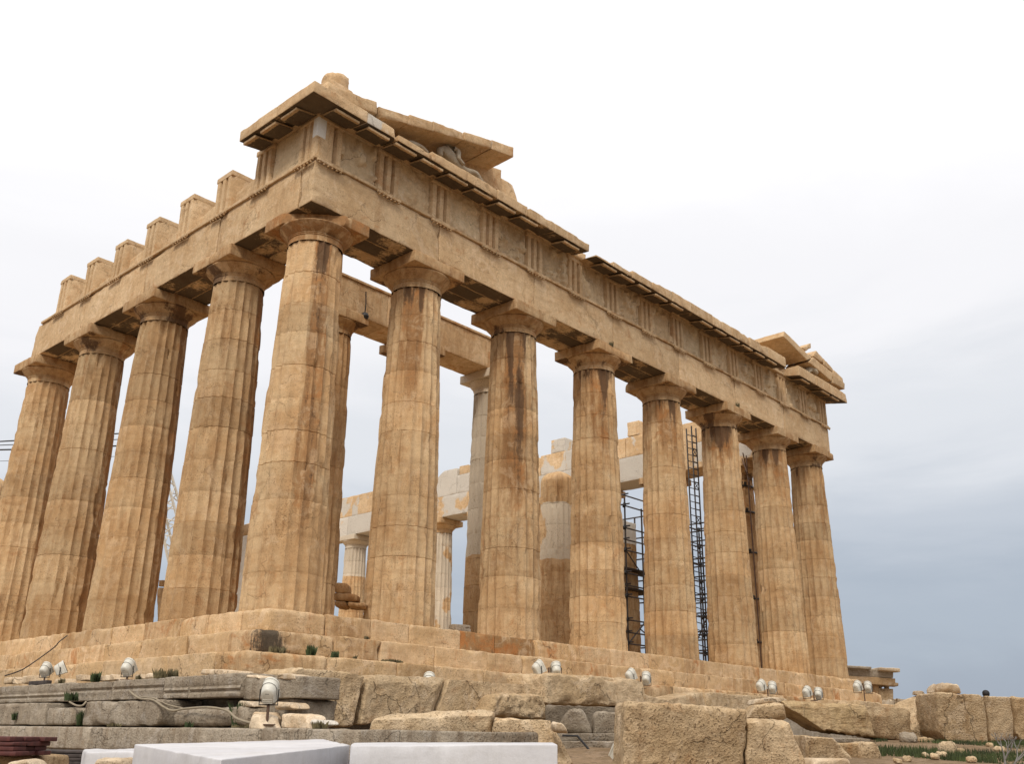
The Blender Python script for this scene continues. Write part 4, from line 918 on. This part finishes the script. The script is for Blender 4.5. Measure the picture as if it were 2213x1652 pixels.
st_([(1862, 1608), (1894, 1604), (1916, 1670), (1862, 1670)], 15.8, 1., 'ochre corner block at the edge of the grass', name='stone_block', cat='stone block', m=M_poros, seed=938, r=.06, wear=(.56, 0, 0, .05))
st_([(1770, 1596), (1880, 1598), (1880, 1606), (1770, 1606)], 18.5, .8, 'grey slab in the dark slot beneath the layered block', name='stone_block', m=M_grey, seed=939, r=.02, wear=(.5, 0, 0, 0))
st_([(1760, 1640), (1835, 1640), (1850, 1675), (1750, 1675)], 13.6, .8, 'pale rounded stone at the bottom edge right of the ochre blocks', name='rubble_stone', m=M_rub, seed=940, r=.12, wear=(.6, 0, 0, .05))

# ================================================================== white marble blocks in front
def free_hexa(name, tf, zb, label, cat, m, seed, **k):
    """tf: near-left.. top corners FL, FR, BR, BL as points"""
    FL, FR, BR, BL = [np.array(p, float) for p in tf]
    dn = lambda p: np.array([p[0], p[1], zb])
    o = hexa(name, [FL, FR, dn(FR), dn(FL)], [BL, BR, dn(BR), dn(BL)], m, None, **k, seed=seed); return tag(o, label, cat)
kk = dict(r=.012, amp=.006, chip=.06, res=.09, wear=(.58, 0, 0, .06))
free_hexa('marble_slab', [at(291, 1610, 9.6), at(478, 1643, 6.6), at(756, 1612, 9.6), at(700, 1599, 12.6)], -3.7, 'big freshly cut white marble slab seen corner-on in the left foreground', 'marble slab', M_slab, 950, **kk)
free_hexa('marble_slab', [at(757, 1611, 8.3), at(1205, 1610, 7.8), at(1195, 1606, 9.2), at(765, 1606, 9.6)], -3.6, 'long white marble block with a flat grey-white face, centre foreground', 'marble slab', M_slab, 951, **kk)
free_hexa('marble_slab', [at(186, 1626, 10.4), at(300, 1626, 10.2), at(300, 1618, 11.4), at(180, 1621, 11.6)], -3.25, 'small broken white marble piece left of the big slab', 'marble slab', M_slab, 952, r=.03, amp=.02, chip=.12, res=.06, wear=(.6, 0, 0, 0))
st_([(205, 1640), (260, 1641), (280, 1675), (190, 1672)], 9.6, .5, 'tan stone under the small broken white marble piece', name='rubble_stone', m=M_rub, seed=953, r=.08)
# timber stacks
def stack(name, label, cat, base, rows, m, L, w_, h_, ang, seed):
    t = empty(name, base, label, cat); rr_ = random.Random(seed); z = 0
    for r_ in range(rows):
        for c_ in range(3):
            v, f = block((L*rr_.uniform(.85, 1.05), w_, h_), r=.008, amp=.006, chip=.03, res=.25, seed=seed+r_*5+c_)
            o = mesh_obj('board', v, f, m, t, None); o.location = (rr_.uniform(-.06, .06), (c_-1)*(w_+.01), z+h_/2); o.rotation_euler.z = rr_.uniform(-.03, .03)
        z += h_+.004
    t.rotation_euler.z = ang; return t
b = at(140, 1690, 14.5); bt = at(140, 1622, 14.5)
stack('timber_stack', 'dark weathered timber boards stacked left of the white marble', 'timber stack', (b[0], b[1], b[2]), 9, M_blk, 1.05, .3, (bt[2]-b[2])/9-.004, -YAW+.1, 960)
b = at(10, 1633, 12.2)
stack('timber_stack', 'stack of dark red boards at the bottom left corner', 'timber stack', (b[0], b[1], b[2]), 4, M_red, .78, .28, .052, -YAW-.12, 980)
st_([(-20, 1632), (86, 1634), (88, 1690), (-20, 1690)], 12.4, .9, 'brown stone block under the red boards', name='stone_block', cat='stone block', m=M_poros, seed=990, r=.05, wear=(.42, 0, 0, .2))
st_([(14, 1645), (60, 1643), (78, 1675), (-5, 1675)], 11.2, .5, 'pale rounded stone at the very bottom left corner', name='rubble_stone', m=M_rub, seed=991, r=.15)
v, f = block((1.0, .12, .09), r=.01, amp=.004, chip=.02, seed=3); p = on(90, 1473, 0, -2.25)
o = mesh_obj('timber_beam', v, f, M_blk, None, (-2.28, p[1], -1.575)); o.rotation_euler.z = math.pi/2; tag(o, 'dark timber beam under the two-headed floodlight on the left ledge', 'timber beam')

# ================================================================== floodlights
def head(parent, loc, az, tilt, sc_=1.):
    """lamp head: local +Y is the beam; seen from behind as a rounded white casing"""
    h = bpy.data.objects.new('lamp_head', None); h.empty_display_size = .1; link(h, parent); h.location = loc
    ol = [(-.16, -.20), (.16, -.20), (.165, .05)]+[(.165*math.cos(t), .06+.165*math.sin(t)) for t in np.linspace(.15, math.pi-.15, 9)]+[(-.165, .05)]
    sec = [(-.225, .25), (-.222, .62), (-.205, .74), (-.17, .82), (-.04, .95), (.08, 1.0), (.082, 1.06), (.125, 1.06), (.125, .98)]
    n = len(ol); V = [(x*k_, y, z*k_+.02*(k_-1)) for y, k_ in sec for x, z in ol]
    F = [(i*n+j, i*n+(j+1) % n, (i+1)*n+(j+1) % n, (i+1)*n+j) for i in range(len(sec)-1) for j in range(n)]+[tuple(range(n-1, -1, -1)), tuple((len(sec)-1)*n+j for j in range(n))]
    hs = mesh_obj('casing', np.array(V)*sc_, F, M_lamp, None, None, sharp=40)
    rg_ = [(x*.965*sc_, -.05*sc_, z*.965*sc_) for x, z in ol]+[(ol[0][0]*.965*sc_, -.05*sc_, ol[0][1]*.965*sc_)]
    sv2, sf2 = tube(rg_,   .005*sc_, 5, False); sm = mesh_obj('seam', sv2, sf2, M_dark, None)
    lp = []
    for z in (-.15, -.11, -.07):
        q, qf = block((.19, .03, .014), r=.004, amp=0, chip=0, res=.1); lp.append((q+[0, -.215, z], qf.tolist()))
    v, f = merge(lp); bz = mesh_obj('cooling_fins', v*sc_, f, M_lamp, None, None, sharp=40)
    g, gf = block((.29, .012, .36), r=.004, amp=0, chip=0, res=.2); gl = mesh_obj('lens', (g+[0, .130, .0])*sc_, gf, M_glass, None)
    b, bf = block((.10, .05, .03), r=.01, amp=0, chip=0, res=.05); lt = mesh_obj('latch', (b+[0, -.20, .06])*sc_, bf, M_dark, None)
    rot = Matrix.Rotation(az, 3, 'Z') @ Matrix.Rotation(tilt, 3, 'X')
    return h, [hs, bz, gl, lt, sm], rot
def floodlight(loc, heads, post, label, sc_=1., single=False):
    t = empty('floodlight', loc, label, 'floodlight')
    if post > .01:
        v, f = tube([(0, 0, 0), (0, 0, post)], .03*sc_, 8); mesh_obj('post', v, f, M_rust, t)
        v, f = block((.2, .2, .02), r=.004, amp=0, chip=0, res=.2); mesh_obj('base_plate', v, f, M_rust, t, (0, 0, .01))
    for (dx, dy, dz, az, tilt) in heads:
        h, parts, rot = head(t, (dx, dy, post+dz), az, tilt, sc_)
        bpy.data.objects.remove(h)
        hd_ = parts[0]; hd_.name = 'lamp_head'
        hd_.parent = t; hd_.location = (dx, dy, post+dz); hd_.rotation_euler = rot.to_euler()
        for q in parts[1:]: q.parent = hd_
        ring = [(.19*sc_, -.02, .02), (.19*sc_, -.02, -.28*sc_), (-.19*sc_, -.02, -.28*sc_), (-.19*sc_, -.02, .02)]
        v, f = tube(ring, .014*sc_, 6); br = mesh_obj('yoke', v, f, M_dark, t, (dx, dy, post+dz)); br.rotation_euler.z = az
    return t
AZ = -YAW            # beam towards the temple
def fl_on(px, base, ax, val, heads, label, sc_=1., zbase=None):
    sc_ *= .76; b = on(*base, ax, val)
    if zbase is not None: b[2] = zbase
    top = on(*px, ax, val); return floodlight(tuple(b), heads, max(.02, top[2]-b[2]), label, sc_)
fl_on((272, 1443), (274, 1470), 0, -2.2, [(0, 0, 0, AZ-.25, .75)], 'single white floodlight standing on the left ledge, between the two-headed and the tall one', .95, -1.62)
fl_on((92, 1448), (95, 1474), 0, -2.2, [(0, 0, 0, AZ-.15, .75), (.28, -.20, .03, AZ-1.25, .5)], 'two-headed white floodlight at the far left of the ledge', .9, -1.62)
fl_on((579, 1494), (576, 1569), 0, -2.95, [(0, 0, 0, AZ, .62)], 'largest white floodlight, on a rusty post by the boulder', 1.03)
fl_on((926, 1472), (926, 1500), 1, -1.9, [(0, 0, 0, AZ, .65)], 'white floodlight with only its round top showing above the block row', 1.0, -2.0)
fl_on((1186, 1444), (1186, 1475), 1, -2.3, [(-.24, .12, 0, AZ-1.0, .55), (.16, -.1, -.02, AZ+.1, .85)], 'two-headed white floodlight above the left end of the overhanging boulder', .98)
fl_on((1385, 1462), (1385, 1490), 1, -2.3, [(-.26, .14, .02, AZ-.9, .5), (.13, -.1, -.05, AZ-.3, .8)], 'two-headed white floodlight half hidden behind the right end of the overhanging boulder', .95)
fl_on((1660, 1485), (1660, 1508), 1, -2.2, [(-.2, .12, .03, AZ-.9, .5), (.15, -.1, -.02, AZ-.35, .8)], 'two-headed white floodlight above the flat pale grey stone', 1.05)
fl_on((1760, 1498), (1760, 1516), 1, -2.2, [(-.22, .15, .02, AZ-.8, .5), (.16, -.1, -.02, AZ-.45, .8)], 'two-headed white floodlight on top of the layered brown block', 1.08)
fl_on((1871, 1487), (1870, 1522), 1, -2.2, [(-.22, .15, .03, AZ-.8, .5), (.18, -.1, .02, AZ-.45, .8)], 'two-headed white floodlight on a post by the far temple', 1.15)
b = at(1343, 1668, 15.2); t_ = at(1340, 1625, 15.2)
floodlight(tuple(b), [(0, 0, 0, AZ+.5, .7)], t_[2]-b[2], 'white floodlight partly hidden in the gap left of the big pitted cube', .75)

# cables lying over the ledges
def cable(pts, rad, label, m=None):
    P = [Vector(p) for p in pts]; Q = []
    for i in range(len(P)-1):
        p0, p1, p2, p3 = P[max(i-1, 0)], P[i], P[i+1], P[min(i+2, len(P)-1)]
        for k_ in range(6):
            t = k_/6; Q.append(.5*((2*p1)+(p2-p0)*t+(2*p0-5*p1+4*p2-p3)*t*t+(3*p1-p0-3*p2+p3)*t**3))
    Q.append(P[-1]); o0 = Q[0].copy()
    v, f = tube([tuple(q-o0) for q in Q], rad, 8); o = mesh_obj('cable', v, f, m or M_cable, None, tuple(o0), sharp=0); return tag(o, label, 'cable')
lp = lambda pts: [on(u, v, 0, X_) for u, v, X_ in pts]
cable(lp([(278, 1493, -2.45), (300, 1510, -2.66), (330, 1514, -2.72), (352, 1528, -2.76), (372, 1537, -2.76), (400, 1533, -2.72), (450, 1530, -2.72), (490, 1537, -2.76), (510, 1553, -2.9), (535, 1562, -3.05), (573, 1568, -3.0)]), .02, 'thick tan conduit snaking from the single floodlight to the tall floodlight')
cable(lp([(300, 1507, -2.6), (335, 1511, -2.64), (362, 1524, -2.68), (395, 1532, -2.68)]), .013, 'thinner tan conduit doubled behind the thick one')
cable(lp([(150, 1518, -2.7), (165, 1526, -2.82), (178, 1526, -2.84), (186, 1518, -2.72)]), .02, 'short tan loop of conduit hanging at the middle ledge gap')
cable(lp([(145, 1375, -.02), (128, 1388, -.72), (115, 1402, -.72), (62, 1440, -1.42), (40, 1452, -1.6), (10, 1462, -1.9)]), .016, 'dark cable climbing the steps at the far left', M_blk)

# ================================================================== plants
def tuft(loc, n, h, spread, m, label, seed, cat='plant', name='weed', wide=.02):
    rg = np.random.RandomState(seed); V, F = [], []
    for i in range(n):
        a = rg.rand()*6.28; r_ = rg.rand()**.6*spread; hh = h*(.45+.6*rg.rand()); ln = (rg.rand()-.3)*.6*hh
        bx, by = math.cos(a)*r_*.55, math.sin(a)*r_*.55; dx, dy = math.cos(a)*ln, math.sin(a)*ln
        wx, wy = -math.sin(a+1.)*wide*(.5+rg.rand()), math.cos(a+1.)*wide*(.5+rg.rand()); b_ = len(V)
        V += [(bx-wx, by-wy, 0), (bx+wx, by+wy, 0), (bx+dx*.4+wx*.9, by+dy*.4+wy*.9, hh*.55), (bx+dx*.4-wx*.9, by+dy*.4-wy*.9, hh*.55), (bx+dx, by+dy, hh)]
        F += [(b_, b_+1, b_+2, b_+3), (b_+3, b_+2, b_+4)]
    o = mesh_obj(name, np.array(V), F, m, None, loc, sharp=0); return tag(o, label, cat)
def on_step(u, v, k):      # point on a tread just behind the edge seen at the pixel
    pl, z = [(-.0, 0.), (-.70, -.55), (-1.40, -1.07)][k]; p = on(u, v, 1, pl+.25); return (p[0], pl+.28, z+.0)
for (u, v, k, n, h, s, m, lb) in [(674, 1409, 2, 90, .26, .16, M_leaf, 'small dark green bush on the third step near the corner, left of the smaller one'), (726, 1417, 2, 60, .17, .14, M_leaf, 'smaller dark green weed on the third step right of the bush'), (795, 1378, 1, 30, .12, .1, M_dry, 'tiny dry weed at the foot of the top step'), (770, 1423, 2, 24, .12, .07, M_dry, 'thin dry weed stalk on the third step'),
                                  (850, 1432, 2, 220, .09, .45, M_dry, 'low brown cushion of dry moss on the third step'), (600, 1405, 2, 80, .16, .3, M_dry, 'brown dry weeds under the black stained step corner')]:
    tuft(on_step(u, v, k), n, h, s, m, lb, int(u))
for (u, v, X_, z, n, h, s, m, lb) in [(360, 1463, -2.2, -1.62, 160, .20, .42, M_dry, 'row of dry grass stalks on the upper ledge below the steps'), (205, 1472, -2.25, -1.62, 70, .24, .14, M_leaf, 'green weed among the rubble right of the two-headed floodlight'), (155, 1512, -2.62, -2.02, 90, .2, .25, M_leaf, 'dark green weed on the middle ledge above the low rounded block'),
                                      (520, 1536, -2.5, -2.5, 120, .42, .2, M_leaf, 'dark ivy-like weed in the black gap beside the tall floodlight'), (32, 1545, -2.78, -2.42, 30, .22, .06, M_leaf, 'small weed growing from the hole in the left grey block'), (175, 1555, -2.72, -2.52, 70, .3, .1, M_leaf, 'dark weed in the gap between the middle ledge blocks'),
                                      (245, 1573, -2.95, -2.54, 90, .07, .22, M_dry, 'fringe of dry tufts along the lowest ledge'), (520, 1576, -3.05, -2.54, 40, .06, .3, M_dry, 'dry tufts left of the tall floodlight foot'),
      (300, 1466, -2.2, -1.62, 26, .13, .1, M_dry, 'small dry weed right of the single floodlight'), (132, 1475, -2.2, -1.62, 30, .14, .12, M_dry, 'straw-coloured weed right of the timber beam'), (408, 1576, -3.0, -2.54, 40, .10, .12, M_leaf, 'green weed at the foot of the rounded boulder-like block'), (690, 1580, -3.05, -2.55, 50, .13, .16, M_dry, 'dry weed beside the small white stone chip')]:
    p = on(u, v, 0, X_); tuft((X_, p[1], z), n, h, s, m, lb, int(u+v))
for (u, v, lb) in [(1320, 747, 'small plant sprouting from the architrave above the fourth capital'), (1593, 878, 'small plant sprouting from the architrave above the sixth capital')]:
    p = on(u, v, 1, .10); tuft((p[0], .10, p[2]-.08), 50, .26, .16, M_dry, lb, int(u))
# grass at the right
def grass():
    rg = np.random.RandomState(5); V, F = [], []; n = 0
    while n < 16000:
        u = rg.uniform(1890, 2330); dep = rg.uniform(11.5, 27); p = at(u, 1620, dep); x, y = p[0], p[1]
        if fbm(np.array([[x*.5, y*.5, 0]]), 9, 3)[0]+ (dep-17.)*.04 < .02: continue
        z = float(ground_z(np.array([x]), np.array([y]))[0]); h = rg.uniform(.03, .10); a = rg.rand()*6.28; w = .012; b_ = len(V)
        lx, ly = math.cos(a+1.2)*h*.5*rg.rand(), math.sin(a+1.2)*h*.5*rg.rand()
        V += [(x-math.cos(a)*w, y-math.sin(a)*w, z-.04), (x+math.cos(a)*w, y+math.sin(a)*w, z-.04), (x+lx, y+ly, z+h)]; F.append((b_, b_+1, b_+2)); n += 1
    tag(mesh_obj('grass', np.array(V), F, M_grass, None, None, sharp=0), kind='stuff')
grass()
rg = np.random.RandomState(21)
peb = [(1965, 1612, 21, .30, 'grey'), (1995, 1608, 21, .14, ''), (2010, 1607, 21, .12, ''), (2050, 1630, 17, .22, ''), (2075, 1634, 17, .10, ''), (2020, 1640, 15.5, .10, ''), (2035, 1636, 16, .12, ''), (2140, 1618, 19, .10, ''), (2160, 1625, 17.5, .12, ''), (2000, 1632, 16, .08, ''), (1960, 1640, 15, .1, ''), (2100, 1644, 15, .1, ''), (1940, 1646, 14.5, .09, '')]
for i, (u, v, dep, s, c_) in enumerate(peb):
    p = at(u, v, dep); z = float(ground_z(p[:1], p[1:2])[0])
    vv, ff = block((s*1.5, s*1.2, s*.9), r=s*.4, amp=s*.25, chip=s*.9, res=s*.25, seed=1000+i, freq=2/s*.5)
    o = mesh_obj('rubble_stone', vv, ff, M_poros if not c_ else M_grey, None, (p[0], p[1], z+s*.28), (.55, 0, .1, 0)); o.rotation_euler.z = rg.rand()*6
    tag(o, 'large grey stone in the grass beside the rough brown block' if c_ else 'small pale stone scattered in the grass at the right', 'stone', None if c_ else 'small stones in the grass')
# dry shrub at the lower right corner
p = at(2172, 1690, 12.5); segs = []; rs = random.Random(4)
def grow(a, d, L, r_, k_):
    b_ = a+d*L; segs.append(([tuple(a), tuple((a+b_)/2+Vector((rs.uniform(-1, 1), rs.uniform(-1, 1), 0))*L*.08), tuple(b_)], [r_, r_*.8, r_*.6]))
    if k_:
        for _ in range(3 if k_ > 1 else 2):
            grow(b_, (d+Vector((rs.uniform(-.7, .7), rs.uniform(-.7, .7), rs.uniform(-.2, .4)))).normalized(), L*.62, r_*.55, k_-1)
grow(Vector((0, 0, 0)), Vector((.15, -.1, 1)).normalized(), .26, .022, 4); grow(Vector((.02, .0, 0)), Vector((.5, -.4, .8)).normalized(), .3, .018, 3)
v, f = merge([tube(a, b_, 5) for a, b_ in segs]); tag(mesh_obj('dry_shrub', v, f, M_twig, None, tuple(p)), 'grey leafless dry shrub in the bottom right corner', 'shrub')
# a visitor behind the right-hand blocks: only the dark hair shows
hp = at(2131, 1497, 31.); gz = float(ground_z(hp[:1], hp[1:2])[0]); H = hp[2]-gz
k_ = H/1.75
bv = [(0, 0, .95), (0, 0, 1.2), (0, .01, 1.42), (0, 0, 1.52), (0, -.01, 1.63), (.19, 0, 1.40), (.25, .02, 1.12), (.24, -.06, .88), (-.19, 0, 1.40), (-.25, .02, 1.12), (-.24, -.06, .88), (.1, 0, .9), (.11, -.01, .5), (.11, .02, .07), (.12, -.12, .04), (-.1, 0, .9), (-.11, .01, .5), (-.11, .03, .07), (-.12, -.11, .04), (0, 0, 1.70)]
be = [(0, 1), (1, 2), (2, 3), (3, 4), (4, 19), (2, 5), (5, 6), (6, 7), (2, 8), (8, 9), (9, 10), (0, 11), (11, 12), (12, 13), (13, 14), (0, 15), (15, 16), (16, 17), (17, 18)]
br = [.15, .15, .15, .06, .10, .07, .05, .035, .07, .05, .035, .1, .07, .05, .04, .1, .07, .05, .04, .085]
pe = skin_mesh('person', [tuple(c*k_ for c in q) for q in bv], be, [r_*k_ for r_ in br], M_cloth, None, (hp[0], hp[1], gz))
tag(pe, 'person behind the right-hand blocks with only dark hair showing', 'person')
v, f = tube([(0, .0, 1.62*k_), (0, .01, 1.68*k_), (0, .01, 1.75*k_), (0, .01, 1.80*k_), (0, .01, 1.825*k_)], [.105*k_, .125*k_, .12*k_, .085*k_, .02*k_], 14); mesh_obj('hair', v, f, M_hair, pe, None, sharp=0)
